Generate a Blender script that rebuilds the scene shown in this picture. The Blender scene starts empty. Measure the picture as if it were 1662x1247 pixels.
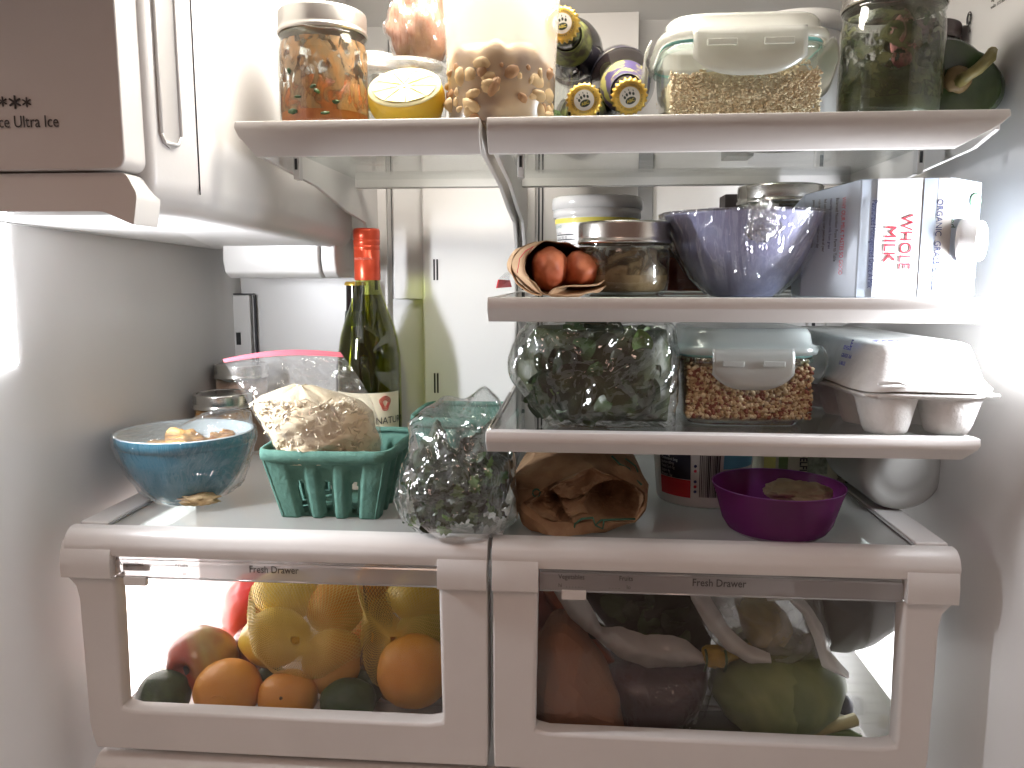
import bpy, bmesh, math, random
from mathutils import Vector, Matrix, noise
random.seed(7)
PI = math.pi
sc = bpy.context.scene
COL = sc.collection

# ------------------------------------------------------------------ camera
FPX, PSI, PIT = 1293.0, math.radians(4.6), math.radians(7.6)
cd = bpy.data.cameras.new('camera'); cam = bpy.data.objects.new('camera', cd); COL.objects.link(cam)
cd.lens = FPX/1662*36; cd.sensor_width = 36; cd.clip_start = .01; cd.clip_end = 50
cam.rotation_euler = (PI/2-PIT, 0, PSI)
sc.camera = cam
Fw = Vector((-math.sin(PSI)*math.cos(PIT), math.cos(PSI)*math.cos(PIT), -math.sin(PIT)))
Rt = Vector((math.cos(PSI), math.sin(PSI), 0)); Up = Rt.cross(Fw)
def at(u, v, Y):
    """point of the depth plane Y measured on the photograph"""
    d = Fw + Rt*((u-831)/FPX) + Up*((623.5-v)/FPX)
    return d*(Y/d.y)
def onz(u, v, Z):
    d = Fw + Rt*((u-831)/FPX) + Up*((623.5-v)/FPX)
    return d*(Z/d.z)
def ms(px, Y): return px*Y/FPX

# ------------------------------------------------------------------ world, lamps, exposure
w = bpy.data.worlds.new('World'); sc.world = w; w.use_nodes = True
bg = w.node_tree.nodes['Background']; bg.inputs[0].default_value = (.40, .25, .20, 1); bg.inputs[1].default_value = .38
sc.view_settings.view_transform = 'Standard'; sc.view_settings.look = 'None'
sc.view_settings.exposure = 0; sc.view_settings.gamma = 1
sc.cycles.use_denoising = True
sc.cycles.max_bounces = 10; sc.cycles.diffuse_bounces = 5; sc.cycles.glossy_bounces = 4
sc.cycles.transmission_bounces = 6; sc.cycles.transparent_max_bounces = 40
sc.cycles.sample_clamp_indirect = 4; sc.cycles.caustics_reflective = False; sc.cycles.caustics_refractive = False
def area(name, loc, target, sx, sy, power, col, spread=PI):
    l = bpy.data.lights.new(name, 'AREA'); l.shape = 'RECTANGLE'; l.size = sx; l.size_y = sy; l.energy = power; l.color = col; l.spread = spread
    o = bpy.data.objects.new(name, l); COL.objects.link(o); o.location = loc
    o.rotation_euler = (Vector(target)-Vector(loc)).to_track_quat('-Z', 'Y').to_euler()
    return o
area('added_room_fill', (-.5, -.9, 1.3), (0, .7, -.1), .5, .5, 6.6, (1, .68, .55))  # added lamp: warm fill on the fronts, highlights on the bags
LED = dict(side=28  , top=34, low=15)     # radiance of the cabinet's own lamp lenses
SP = math.radians(125)
area('left_wall_led', (-.5125, .672, -.010), (.0, .99, -.05), .045, .14, 3.2, (.93, .95, 1), SP)
area('right_wall_led', (.3745, .690, -.020), (-.12, .99, -.05), .050, .13, 3.0, (.93, .95, 1), SP)

# ------------------------------------------------------------------ heights and planes (metres, camera at the origin)
Z1, Z2, Z3, ZD = .127, -.0178, -.1345, -.245
YB = 1.13
ZF = -.4790          # floor of the crisper drawers

# ------------------------------------------------------------------ materials
def _n(nt, t, **k):
    n = nt.nodes.new(t)
    for a, b in k.items():
        if a in n.inputs: n.inputs[a].default_value = b
        else: setattr(n, a, b)
    return n
def rgba(c): return (c[0], c[1], c[2], 1)
def coords(nt, kind='Object', scale=None):
    tc = _n(nt, 'ShaderNodeTexCoord')
    if scale is None: return tc.outputs[kind]
    mp = _n(nt, 'ShaderNodeMapping'); mp.inputs['Scale'].default_value = scale
    nt.links.new(tc.outputs[kind], mp.inputs[0]); return mp.outputs[0]
def mat(name, c, rough=.5, metal=0, c2=None, scale=30, lo=.4, hi=.6, bump=0, bscale=200, stretch=None, sss=0, coat=0, spec=.5, emit=None, dist=0, detail=5, trans=0, alpha=1, rv=0):
    m = bpy.data.materials.new(name); m.use_nodes = True; nt = m.node_tree; b = nt.nodes['Principled BSDF']
    b.inputs['Base Color'].default_value = rgba(c); b.inputs['Roughness'].default_value = rough; b.inputs['Metallic'].default_value = metal
    b.inputs['Specular IOR Level'].default_value = spec
    if sss: b.inputs['Subsurface Weight'].default_value = sss; b.inputs['Subsurface Radius'].default_value = (.01, .006, .004); b.inputs['Subsurface Scale'].default_value = 1
    if coat: b.inputs['Coat Weight'].default_value = coat; b.inputs['Coat Roughness'].default_value = .1
    if trans: b.inputs['Transmission Weight'].default_value = trans
    b.inputs['Alpha'].default_value = alpha
    if emit: b.inputs['Emission Color'].default_value = rgba(emit[0]); b.inputs['Emission Strength'].default_value = emit[1]
    co = coords(nt, 'Object', stretch or (1, 1, 1))
    if c2:
        nz = _n(nt, 'ShaderNodeTexNoise', Scale=scale, Detail=detail, Distortion=dist); nt.links.new(co, nz.inputs['Vector'])
        rp = _n(nt, 'ShaderNodeValToRGB'); rp.color_ramp.elements[0].position = lo; rp.color_ramp.elements[1].position = hi
        rp.color_ramp.elements[0].color = rgba(c); rp.color_ramp.elements[1].color = rgba(c2)
        nt.links.new(nz.outputs[0], rp.inputs[0]); nt.links.new(rp.outputs[0], b.inputs['Base Color'])
    if rv:
        nz = _n(nt, 'ShaderNodeTexNoise', Scale=14, Detail=6); nt.links.new(co, nz.inputs['Vector'])
        mr = _n(nt, 'ShaderNodeMapRange'); mr.inputs['To Min'].default_value = rough-rv; mr.inputs['To Max'].default_value = rough+rv
        nt.links.new(nz.outputs[0], mr.inputs[0]); nt.links.new(mr.outputs[0], b.inputs['Roughness'])
    if bump:
        nz = _n(nt, 'ShaderNodeTexNoise', Scale=bscale, Detail=4); nt.links.new(co, nz.inputs['Vector'])
        bp = _n(nt, 'ShaderNodeBump', Strength=bump, Distance=.001); nt.links.new(nz.outputs[0], bp.inputs['Height']); nt.links.new(bp.outputs[0], b.inputs['Normal'])
    return m
def clear(name, tint=(1, 1, 1), gl=.04, fres=1.0, rough=.04, crinkle=0, cscale=40, haze=0, hazec=(.8, .8, .8), stretch=None, hazevar=0, bd=.004, fb=False):
    """thin clear sheet: see-through plus a real reflection; haze = milky share that scatters light"""
    m = bpy.data.materials.new(name); m.use_nodes = True; nt = m.node_tree; nt.nodes.clear(); L = nt.links.new
    out = _n(nt, 'ShaderNodeOutputMaterial'); tr = _n(nt, 'ShaderNodeBsdfTransparent'); tr.inputs[0].default_value = rgba(tint)
    g = _n(nt, 'ShaderNodeBsdfGlossy', Roughness=rough); g.inputs[0].default_value = (1, 1, 1, 1)
    fr = _n(nt, 'ShaderNodeFresnel', IOR=1.45); ge = _n(nt, 'ShaderNodeNewGeometry'); io = _n(nt, 'ShaderNodeMath', operation='MULTIPLY_ADD'); io.inputs[1].default_value = 1/1.45-1.45; io.inputs[2].default_value = 1.45
    L(ge.outputs['Backfacing'], io.inputs[0]); L(io.outputs[0], fr.inputs['IOR'])   # same reflection from both sides of a thin sheet
    mu = _n(nt, 'ShaderNodeMath', operation='MULTIPLY_ADD', use_clamp=True); mu.inputs[1].default_value = fres; mu.inputs[2].default_value = gl
    L(fr.outputs[0], mu.inputs[0])
    co = coords(nt, 'Object', stretch or (1, 1, 1)); under = tr.outputs[0]; bp = None
    if crinkle:
        nz = _n(nt, 'ShaderNodeTexNoise', Scale=cscale, Detail=3, Distortion=1.2); L(co, nz.inputs['Vector'])
        n3 = _n(nt, 'ShaderNodeTexNoise', Scale=cscale*.35, Detail=2, Distortion=3.0); L(co, n3.inputs['Vector'])
        rd = _n(nt, 'ShaderNodeMath', operation='SUBTRACT'); rd.inputs[1].default_value = .5; L(n3.outputs[0], rd.inputs[0])
        ab = _n(nt, 'ShaderNodeMath', operation='ABSOLUTE'); L(rd.outputs[0], ab.inputs[0])
        ad = _n(nt, 'ShaderNodeMath', operation='MULTIPLY_ADD'); ad.inputs[1].default_value = 3.0
        L(ab.outputs[0], ad.inputs[0]); L(nz.outputs[0], ad.inputs[2])
        bp = _n(nt, 'ShaderNodeBump', Strength=crinkle, Distance=bd); L(ad.outputs[0], bp.inputs['Height'])
        L(bp.outputs[0], g.inputs['Normal'])
        if fb: L(bp.outputs[0], fr.inputs['Normal'])
    if haze:
        df = _n(nt, 'ShaderNodeBsdfDiffuse'); df.inputs[0].default_value = rgba(hazec); tl = _n(nt, 'ShaderNodeBsdfTranslucent'); tl.inputs[0].default_value = rgba(hazec)
        a = _n(nt, 'ShaderNodeMixShader', Fac=.5); L(df.outputs[0], a.inputs[1]); L(tl.outputs[0], a.inputs[2])
        h = _n(nt, 'ShaderNodeMixShader', Fac=haze); L(tr.outputs[0], h.inputs[1]); L(a.outputs[0], h.inputs[2]); under = h.outputs[0]
        if hazevar:
            n2 = _n(nt, 'ShaderNodeTexNoise', Scale=hazevar, Detail=6, Distortion=.8); L(co, n2.inputs['Vector'])
            mr = _n(nt, 'ShaderNodeMapRange'); mr.inputs['From Min'].default_value = .35; mr.inputs['From Max'].default_value = .75
            mr.inputs['To Min'].default_value = haze*.3; mr.inputs['To Max'].default_value = min(1, haze*2.2); L(n2.outputs[0], mr.inputs[0]); L(mr.outputs[0], h.inputs[0])
    mx = _n(nt, 'ShaderNodeMixShader'); L(mu.outputs[0], mx.inputs[0]); L(under, mx.inputs[1]); L(g.outputs[0], mx.inputs[2]); L(mx.outputs[0], out.inputs[0])
    return m
def smear(name, c, c2, scale=60, thr=.5, stretch=None, soft=.09, rough=.35, zfade=None):
    """food film on the inside of a jar: opaque in noisy patches, nothing between"""
    m = mat(name, c, rough, c2=c2, scale=scale*1.7, bump=.5, bscale=scale*3, stretch=stretch); nt = m.node_tree; b = nt.nodes['Principled BSDF']
    nz = _n(nt, 'ShaderNodeTexNoise', Scale=scale, Detail=6, Distortion=1.5); nt.links.new(coords(nt, 'Object', stretch or (1, 1, 1)), nz.inputs['Vector'])
    mr = _n(nt, 'ShaderNodeMapRange'); mr.inputs['From Min'].default_value = thr-soft; mr.inputs['From Max'].default_value = thr+soft
    nt.links.new(nz.outputs[0], mr.inputs[0]); nt.links.new(mr.outputs[0], b.inputs['Alpha'])
    return m
def emis(name, c, s):
    m = bpy.data.materials.new(name); m.use_nodes = True; nt = m.node_tree; nt.nodes.clear()
    o = _n(nt, 'ShaderNodeOutputMaterial'); e = _n(nt, 'ShaderNodeEmission', Strength=s); e.inputs[0].default_value = rgba(c); nt.links.new(e.outputs[0], o.inputs[0]); return m

liner = mat('liner_plastic', (.73, .72, .705), .34, c2=(.70, .69, .675), scale=6, bump=.05, bscale=260, rv=.08)
white = mat('white_plastic', (.74, .72, .70), .34, c2=(.70, .68, .66), scale=8, bump=.06, bscale=420, rv=.06)
white2 = mat('smooth_white_plastic', (.78, .77, .75), .22, rv=.05)
slotm = mat('dark_slot', (.02, .02, .022), .7)
seamm = mat('seam_shadow_gap', (.05, .05, .055), .8)
ink = mat('grey_ink', (.06, .055, .055), .6)
inkb = mat('black_ink', (.015, .015, .018), .5)
inkr = mat('red_ink', (.62, .03, .06), .5)
inkn = mat('navy_ink', (.03, .05, .16), .5)
shelfglass = clear('shelf_glass', (.90, .925, .92), gl=.02, rough=.02, haze=.10, hazec=(.6, .62, .61))
pane = clear('clear_window_plastic', (.97, .97, .96), gl=.0, fres=.7, rough=.08, haze=.012, hazevar=6)
rail = clear('clear_rail_plastic', (.86, .85, .85), gl=.03, rough=.12, haze=.38, hazec=(.82, .80, .80))
glass = clear('jar_glass', (.95, .97, .95), gl=.02, fres=1.1, rough=.02)
wrap = clear('cling_film', (.97, .97, .97), gl=.06, fres=1.6, rough=.09, crinkle=1.0, cscale=22, haze=.09, hazevar=30, bd=.009, stretch=(1.7, 1.2, .6))
bagf = clear('poly_bag_film', (.97, .97, .97), gl=.025, fres=1.4, rough=.08, crinkle=.8, cscale=22, haze=.08, hazevar=18, bd=.008)
frost = clear('frosted_plastic', (.95, .95, .93), gl=.02, rough=.3, haze=.62, hazec=(.9, .89, .86))
steel = mat('lid_steel', (.68, .66, .62), .26, 1, rv=.1)
steelw = mat('pale_lid_metal', (.80, .78, .74), .38, .55, c2=(.72, .68, .60), scale=30, lo=.55, hi=.7)

# ------------------------------------------------------------------ object helpers
def link(name, me, m, parent, smooth):
    if smooth: me.polygons.foreach_set('use_smooth', [True]*len(me.polygons))
    if m is not None and not me.materials: me.materials.append(m)
    o = bpy.data.objects.new(name, me); COL.objects.link(o); o.parent = parent; return o
def mesh(name, vs, fs, m, parent=None, smooth=True, fix=True):
    me = bpy.data.meshes.new(name); me.from_pydata([tuple(v) for v in vs], [], fs)
    if fix:
        bm = bmesh.new(); bm.from_mesh(me); bmesh.ops.recalc_face_normals(bm, faces=bm.faces); bm.to_mesh(me); bm.free()
    me.update(); return link(name, me, m, parent, smooth)
def thing(name, label, cat, loc=(0, 0, 0), rot=0, group=None, quat=None):
    o = bpy.data.objects.new(name, None); COL.objects.link(o); o.location = loc; o.empty_display_size = .01
    if quat is not None: o.rotation_mode = 'QUATERNION'; o.rotation_quaternion = quat
    else: o.rotation_euler = rot if isinstance(rot, (tuple, list)) else (0, 0, rot)
    o['label'] = label; o['category'] = cat
    if group: o['group'] = group
    return o
def tag(o, label, cat, group=None):
    o['label'] = label; o['category'] = cat
    if group: o['group'] = group
    return o
def struct(o): o['kind'] = 'structure'; return o
def stuff(o): o['kind'] = 'stuff'; return o
def bev(o, wd=.001, seg=2, ang=.6):
    b = o.modifiers.new('bevel', 'BEVEL'); b.width = wd; b.segments = seg; b.limit_method = 'ANGLE'; b.angle_limit = ang; b.harden_normals = True
    o.data.polygons.foreach_set('use_smooth', [True]*len(o.data.polygons)); return o
def solid(o, t, off=-1):
    s = o.modifiers.new('thickness', 'SOLIDIFY'); s.thickness = t; s.offset = off; return o
def boxvf(x0, x1, y0, y1, z0, z1):
    return ([(x0, y0, z0), (x1, y0, z0), (x1, y1, z0), (x0, y1, z0), (x0, y0, z1), (x1, y0, z1), (x1, y1, z1), (x0, y1, z1)],
            [(0, 3, 2, 1), (4, 5, 6, 7), (0, 1, 5, 4), (1, 2, 6, 5), (2, 3, 7, 6), (3, 0, 4, 7)])
def box(name, x0, x1, y0, y1, z0, z1, m, parent=None, b=.001, seg=2):
    v, f = boxvf(x0, x1, y0, y1, z0, z1); o = mesh(name, v, f, m, parent, False)
    return bev(o, b, seg) if b else o
def extr(name, poly, axis, a0, a1, m, parent=None, b=0, smooth=False):
    """polygon in the two other axes extruded along axis"""
    n = len(poly)
    def pt(p, a): return {'x': (a, p[0], p[1]), 'y': (p[0], a, p[1]), 'z': (p[0], p[1], a)}[axis]
    vs = [pt(p, a0) for p in poly]+[pt(p, a1) for p in poly]
    fs = [tuple(range(n)), tuple(range(2*n-1, n-1, -1))]+[(i, (i+1) % n, n+(i+1) % n, n+i) for i in range(n)]
    o = mesh(name, vs, fs, m, parent, smooth)
    return bev(o, b) if b else o
def lathe(name, prof, m, parent=None, n=48, knurl=None, smooth=True, fn=None, off=(0, 0, 0)):
    vs, fs = [], []
    for j, p in enumerate(prof):
        for i in range(n):
            a = 2*PI*i/n; r = p[0]
            if knurl and knurl[0] <= j <= knurl[1] and i % 2: r -= knurl[2]
            v = Vector((off[0]+r*math.cos(a), off[1]+r*math.sin(a), off[2]+p[1]))
            vs.append(fn(v, a, j) if fn else v)
    for j in range(len(prof)-1):
        for i in range(n): fs.append((j*n+i, j*n+(i+1) % n, (j+1)*n+(i+1) % n, (j+1)*n+i))
    if prof[0][0] > 1e-6 and prof[0][0] < 1e9 and getattr(lathe, 'cap0', False): fs.append(tuple(range(n))[::-1])
    return mesh(name, vs, fs, m, parent, smooth)
def loft(name, rings, m, parent=None, cap0=True, cap1=True, smooth=True, closed=True):
    n = len(rings[0]); vs = [p for r in rings for p in r]; fs = []
    for j in range(len(rings)-1):
        for i in range(n if closed else n-1): fs.append((j*n+i, j*n+(i+1) % n, (j+1)*n+(i+1) % n, (j+1)*n+i))
    for cap, j in ((cap0, 0), (cap1, len(rings)-1)):
        if cap and closed:
            c = sum((Vector(p) for p in rings[j]), Vector())/n; vs.append(c); k = len(vs)-1
            for i in range(n): fs.append((j*n+i, j*n+(i+1) % n, k))
    return mesh(name, vs, fs, m, parent, smooth)
def sring(wx, wy, z, n=48, p=4, cx=0, cy=0):
    out = []
    for i in range(n):
        a = 2*PI*i/n; c, s = math.cos(a), math.sin(a)
        out.append(Vector((cx+wx*math.copysign(abs(c)**(2/p), c), cy+wy*math.copysign(abs(s)**(2/p), s), z)))
    return out
def fbm(v, s, oct=3, seed=0):
    return noise.fractal(Vector((v[0]*s+seed*7.3, v[1]*s-seed*3.1, v[2]*s+seed*1.7)), 1.0, 2.0, oct)
def ridge(v, s, seed=0):
    return 1-2*abs(noise.noise(Vector((v[0]*s+seed*5.3, v[1]*s+seed*2.1, v[2]*s))))
def blob(name, c, r, m, parent=None, amp=.02, sc_=30, seed=0, sub=4, fn=None, rz=0):
    bm = bmesh.new(); bmesh.ops.create_icosphere(bm, subdivisions=sub, radius=1)
    for v in bm.verts:
        d = v.co.copy(); k = 1+amp*fbm(d, 1.5, 3, seed)
        p = Vector((d.x*r[0]*k, d.y*r[1]*k, d.z*r[2]*k))
        if fn: p = fn(p, d)
        if rz: p = Matrix.Rotation(rz, 3, 'Y') @ p
        v.co = p+Vector(c)
    me = bpy.data.meshes.new(name); bm.to_mesh(me); bm.free(); return link(name, me, m, parent, True)
def tube(name, pts, r, m, parent=None, n=8):
    pts = [Vector(p) for p in pts]; rings = []
    for i, p in enumerate(pts):
        t = (pts[min(i+1, len(pts)-1)]-pts[max(i-1, 0)]).normalized(); q = t.to_track_quat('Z', 'Y')
        rr = r[i] if isinstance(r, (list, tuple)) else r
        rings.append([p+q @ Vector((rr*math.cos(2*PI*k/n), rr*math.sin(2*PI*k/n), 0)) for k in range(n)])
    return loft(name, rings, m, parent)
def text(s, size, pos, m, parent=None, xd=(1, 0, 0), yd=(0, 0, 1), name='lettering', align='LEFT', sx=1, thick=.00012, bold=0):
    c = bpy.data.curves.new('t', 'FONT'); c.body = s; c.size = size; c.extrude = thick; c.align_x = align; c.offset = bold; c.resolution_u = 3
    t = bpy.data.objects.new('t', c); COL.objects.link(t); me = bpy.data.meshes.new_from_object(t)
    bpy.data.objects.remove(t); bpy.data.curves.remove(c)
    X = Vector(xd).normalized(); Yv = Vector(yd).normalized(); Zv = X.cross(Yv)
    for v in me.vertices: v.co = Vector(pos)+X*v.co.x*sx+Yv*v.co.y+Zv*v.co.z
    me.materials.clear(); return link(name, me, m, parent, False)
def joined(name, parts, m, parent=None, smooth=True):
    vs, fs = [], []
    for v, f in parts:
        k = len(vs); vs += v; fs += [tuple(i+k for i in q) for q in f]
    return mesh(name, vs, fs, m, parent, smooth, False)
_ico = {}
def ico(sub):
    if sub not in _ico:
        bm = bmesh.new(); bmesh.ops.create_icosphere(bm, subdivisions=sub, radius=1)
        bm.verts.ensure_lookup_table(); _ico[sub] = ([v.co.copy() for v in bm.verts], [tuple(v.index for v in f.verts) for f in bm.faces]); bm.free()
    return _ico[sub]
def grains(name, pts, size, m, parent, sub=1, el=(1, 1, 1), jit=.35):
    V, Fc = ico(sub); parts = []
    for p in pts:
        q = Matrix.Rotation(random.uniform(0, 6.28), 3, random.choice('XYZ')) @ Matrix.Rotation(random.uniform(0, 6.28), 3, random.choice('XYZ'))
        s = size*random.uniform(1-jit, 1+jit)
        parts.append(([Vector(p)+q @ Vector((v.x*s*el[0]*random.uniform(.85, 1.1), v.y*s*el[1], v.z*s*el[2])) for v in V], Fc))
    return stuff(joined(name, parts, m, parent))
def polyres(pts, n):
    pts = [Vector(p) for p in pts]; L = [0]
    for i in range(len(pts)): L.append(L[-1]+(pts[(i+1) % len(pts)]-pts[i]).length)
    out = []; k = 0
    for i in range(n):
        t = L[-1]*i/n
        while L[k+1] < t: k += 1
        f = (t-L[k])/(L[k+1]-L[k]+1e-12); out.append(pts[k].lerp(pts[(k+1) % len(pts)], f))
    return out
def smoothring(r, k=1):
    for _ in range(k):
        n = len(r); r = [(r[i-1]+r[i]*2+r[(i+1) % n])/4 for i in range(n)]
    return r
def pring(pts, Y=None, n=64, sm=1):
    P = [at(p[0], p[1], p[2] if len(p) > 2 else Y) for p in pts]
    return smoothring(polyres(P, n), sm)
def wscale(ring, c, s, dY=0, cz=None):
    return [Vector((c.x+(p.x-c.x)*s, p.y+dY, c.z+(p.z-c.z)*s)) for p in ring]
def centre(r): return sum(r, Vector())/len(r)
def disp(o, fn):
    o.data.update()
    ns = [v.normal.copy() for v in o.data.vertices]
    for v, nn in zip(o.data.vertices, ns): v.co = v.co+nn*fn(v.co)
    o.data.update(); return o
LEAF = {}
def leafmesh(kind):
    if kind in LEAF: return LEAF[kind]
    vs, fs = [], []; N = 7
    for j in range(N+1):
        t = j/N; wdt = math.sin(PI*min(1, t*.92+.04))**.7*(.34 if kind == 'round' else .26)
        if kind == 'cut': wdt *= (1.25 if j % 2 else .6)
        for i in range(5):
            s = (i-2)/2; vs.append(Vector((s*wdt, t, .10*math.sin(t*3)+.14*abs(s)*wdt*2+(.03*math.sin(j*2.2+i*1.3)))))
    for j in range(N):
        for i in range(4): fs.append((j*5+i, j*5+i+1, (j+1)*5+i+1, (j+1)*5+i))
    me = bpy.data.meshes.new('leaf_'+kind); me.from_pydata([tuple(v) for v in vs], [], fs); me.polygons.foreach_set('use_smooth', [True]*len(me.polygons)); me.update()
    LEAF[kind] = me; return me
def leaves(parent, spots, kind, size, mats, seed=0, face=None):
    rnd = random.Random(seed)
    base = leafmesh(kind)
    cache = {}
    for p in spots:
        m = rnd.choice(mats)
        if m.name not in cache: me = base.copy(); me.materials.append(m); cache[m.name] = me
        o = bpy.data.objects.new('leaf', cache[m.name]); COL.objects.link(o); o.parent = parent
        o.location = p; s = size*rnd.uniform(.65, 1.3); o.scale = (s*rnd.uniform(.8, 1.3), s, s)
        o.rotation_euler = Vector((rnd.uniform(-.8, .8), -1, rnd.uniform(-.8, .8))).to_track_quat('Z', 'Y').to_matrix().to_4x4().to_euler() if False else (Vector((rnd.uniform(-.7, .7), -1, rnd.uniform(-.7, .7))).to_track_quat('Z', 'Y').to_matrix() @ Matrix.Rotation(rnd.uniform(0, 6.28), 3, 'Z')).to_euler()

# ================================================================== THE CABINET
WL = [(-.60, .20), (-.535, .45), (-.514, .72), (-.506, 1.08), (-.503, 1.105), (-.498, 1.12), (-.486, YB)]
WR = [(.46, .20), (.398, .45), (.378, .72), (.366, 1.08), (.363, 1.105), (.358, 1.12), (.346, YB)]
ZT, ZL = .385, -.62
def sheet(name, line, z0, z1, nz=12):
    vs, fs = [], []; n = len(line)
    for j in range(nz+1):
        for x, y in line: vs.append((x, y, z0+(z1-z0)*j/nz))
    for j in range(nz):
        for i in range(n-1): fs.append((j*n+i, j*n+i+1, (j+1)*n+i+1, (j+1)*n+i))
    return mesh(name, vs, fs, liner, None, True, False)
wall_l = struct(solid(sheet('wall_left', WL, ZL, ZT), .02, -1))
wall_r = struct(solid(sheet('wall_right', WR[::-1], ZL, ZT), .02, -1))
wall_b = struct(box('wall_back', -.50, .36, YB+.001, YB+.03, ZL, ZT, liner, None, 0))
# ceiling with a cove at the back
cv = [(.20, ZT+.02), (.7, ZT), (1.0, ZT-.005), (1.07, ZT-.02), (1.11, ZT-.05), (YB-.002, ZT-.09), (YB-.002, ZT+.05), (.20, ZT+.05)]
ceil = struct(extr('ceiling', cv, 'x', -.62, .48, liner, None, 0))
floor = struct(box('cabinet_floor', -.62, .48, .2, YB+.03, ZL-.02, ZL+.002, liner, None, 0))
# lamp lenses with their own frames on the walls
def lamp(name, wall, x, y0, y1, z0, z1, s, side, c=(.93, .95, 1)):
    d = .004*side
    v, f = boxvf(min(x, x+d), max(x, x+d), y0, y1, z0, z1); o = mesh(name, v, f, emis(name+'_glow', c, s), wall, False); bev(o, .0015)
    return o
lamp('lamp_lens', wall_l, -.5180, .650, .695, -.080, .060, LED['side'], 1)
lamp('lamp_lens', wall_r, .3812, .665, .725, -.088, .045, LED['side']*1.15, -1)
lamp('drawer_lamp_lens', wall_l, -.5095, .82, 1.0, -.478, -.29, LED['low'], 1, (1, .93, .93))
lamp('drawer_lamp_lens', wall_r, .3715, .86, 1.02, -.485, -.33, LED['low']*.7, -1, (.97, .97, 1))
o = box('ceiling_lamp_lens', -.27, .08, .66, .78, ZT-.010, ZT-.002, emis('ceiling_lamp_glow', (1, .93, .84), LED['top']), ceil, .002)

# back wall: raised light column, slotted rails, seams, vents, boxes
def bx(name, u0, v0, u1, v1, y0, y1, m, parent, b=.001):
    a = at(u0, v0, y0); c = at(u1, v1, y0)
    return box(name, min(a.x, c.x), max(a.x, c.x), y0, y1, min(a.z, c.z), max(a.z, c.z), m, parent, b)
a = at(683, 300, YB-.028); c = at(838, 300, YB-.028)
box('light_column', a.x, c.x, YB-.028, YB-.0005, -.42, ZT-.02, white2, wall_b, .004, 3)
a2 = at(640, 500, YB-.014)
box('air_duct_cover', a2.x, a.x-.0005, YB-.012, YB-.0007, -.03, ZT-.03, liner, wall_b, .001)
for (u0, v0, u1, v1) in ((703, 421, 706, 455), (708, 421, 711, 455), (704, 606, 707, 638), (709, 606, 712, 638)):
    bx('air_vent', u0, v0, u1, v1, YB-.0288, YB-.026, slotm, wall_b, 0)
def slotrail(xc, u):
    r = box('shelf_rail', xc-.012, xc+.012, YB-.009, YB-.0008, -.235, ZT-.03, white, wall_b, .001)
    z = ZT-.05
    while z > -.22:
        for dx in (-.0045, ):
            box('rail_slot', xc+dx-.0022, xc+dx+.0022, YB-.0096, YB-.007, z-.022, z, slotm, r, 0)
        z -= .033
for u in (610, 850, 1332): slotrail(at(u, 400, YB-.009).x+(.004 if u < 1300 else 0), u)
box('panel_seam', at(637, 400, YB-.013).x-.0008, at(637, 400, YB-.013).x, YB-.0135, YB-.0118, -.03, ZT-.03, seamm, wall_b, 0)
for u in (873, 879): box('panel_seam', at(u, 400, YB-.002).x, at(u, 400, YB-.002).x+.0022, YB-.0022, YB-.0006, -.235, ZT-.05, seamm, wall_b, 0)
bx('grey_duct', 1037, 250, 1058, 420, YB-.004, YB-.0006, mat('grey_duct_plastic', (.22, .22, .22), .5), wall_b)
# water filter housing and the small pocket with a slot
yf = 1.05
fh = thing('water_filter_housing', 'rounded white water filter housing low on the back wall under the ice maker', 'filter housing', (at(465, 418, yf).x, yf, at(465, 418, yf).z))
ww, hh = ms(92, yf), ms(34, yf)
extr('housing', [(-.03, hh), (.078, hh), (.078, -hh), (-.012, -hh), (-.026, -hh*.75), (-.031, -hh*.2)], 'x', -ww, ww*.72, white2, fh, .003)
extr('end_cap', [(-.026, hh*.98), (.076, hh*.98), (.076, -hh*.98), (-.010, -hh*.98), (-.022, -hh*.7), (-.027, -hh*.15)], 'x', ww*.735, ww, white, fh, .003)
pk = bx('wall_pocket', 376, 479, 411, 625, YB-.008, YB-.001, liner, wall_b, .002)
box('pocket_edge', at(411, 500, YB-.008).x+.0003, at(411, 500, YB-.008).x+.0025, YB-.0075, YB-.0012, -.20, at(400, 479, YB-.008).z, seamm, wall_b, 0)
bx('pocket_slot', 383, 540, 391, 560, YB-.0088, YB-.007, slotm, pk, 0)
box('pocket_top_gap', at(375, 479, YB-.008).x, at(411, 479, YB-.008).x, YB-.0075, YB-.002, at(400, 479, YB-.008).z+.0005, at(400, 479, YB-.008).z+.002, seamm, wall_b, 0)
# rating label printed on the right wall
def wallx(y): return .378-.012*(y-.72)/.36
def wtext(s, size, y, z, m=ink, sxx=1):
    text(s, size, (wallx(y)-.0006, y, z), m, wall_r, (.0333, -1, 0), (0, 0, 1), sx=sxx)
rows = ['complies with safety standards', 'for household refrigerators', 'charged with refrigerant R134a', 'high side low side pressure', 'volts 115 hertz 60 amps 6.5']
for i, s in enumerate(rows): wtext(s, .0044, .80, .268-i*.0062, ink)
for i, s in enumerate(rows[:3]): wtext(s[:16], .0050, .845, .290-i*.0085, ink)
for i in range(2): wtext(('R', '')[i], .012, .74, .277, inkb, 1.1)
ringp = []
for rr, cz in ((.0045, .246), (.0030, .246)):
    pts = [(wallx(.865)-.0008, .836+rr*math.cos(t)*1.0, cz+rr*1.4*math.sin(t)) for t in [2*PI*k/20 for k in range(21)]]
    tube('emblem', pts, .0005, inkb, wall_r, 5)
wtext('us', .005, .838, .2335, ink)
for uu, vv in ((1655, 718), ): blob('wall_speck', (wallx(.62)+.0, .68, -.135), (.0008, .0008, .0008), inkb, wall_r, 0, sub=1)

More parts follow.
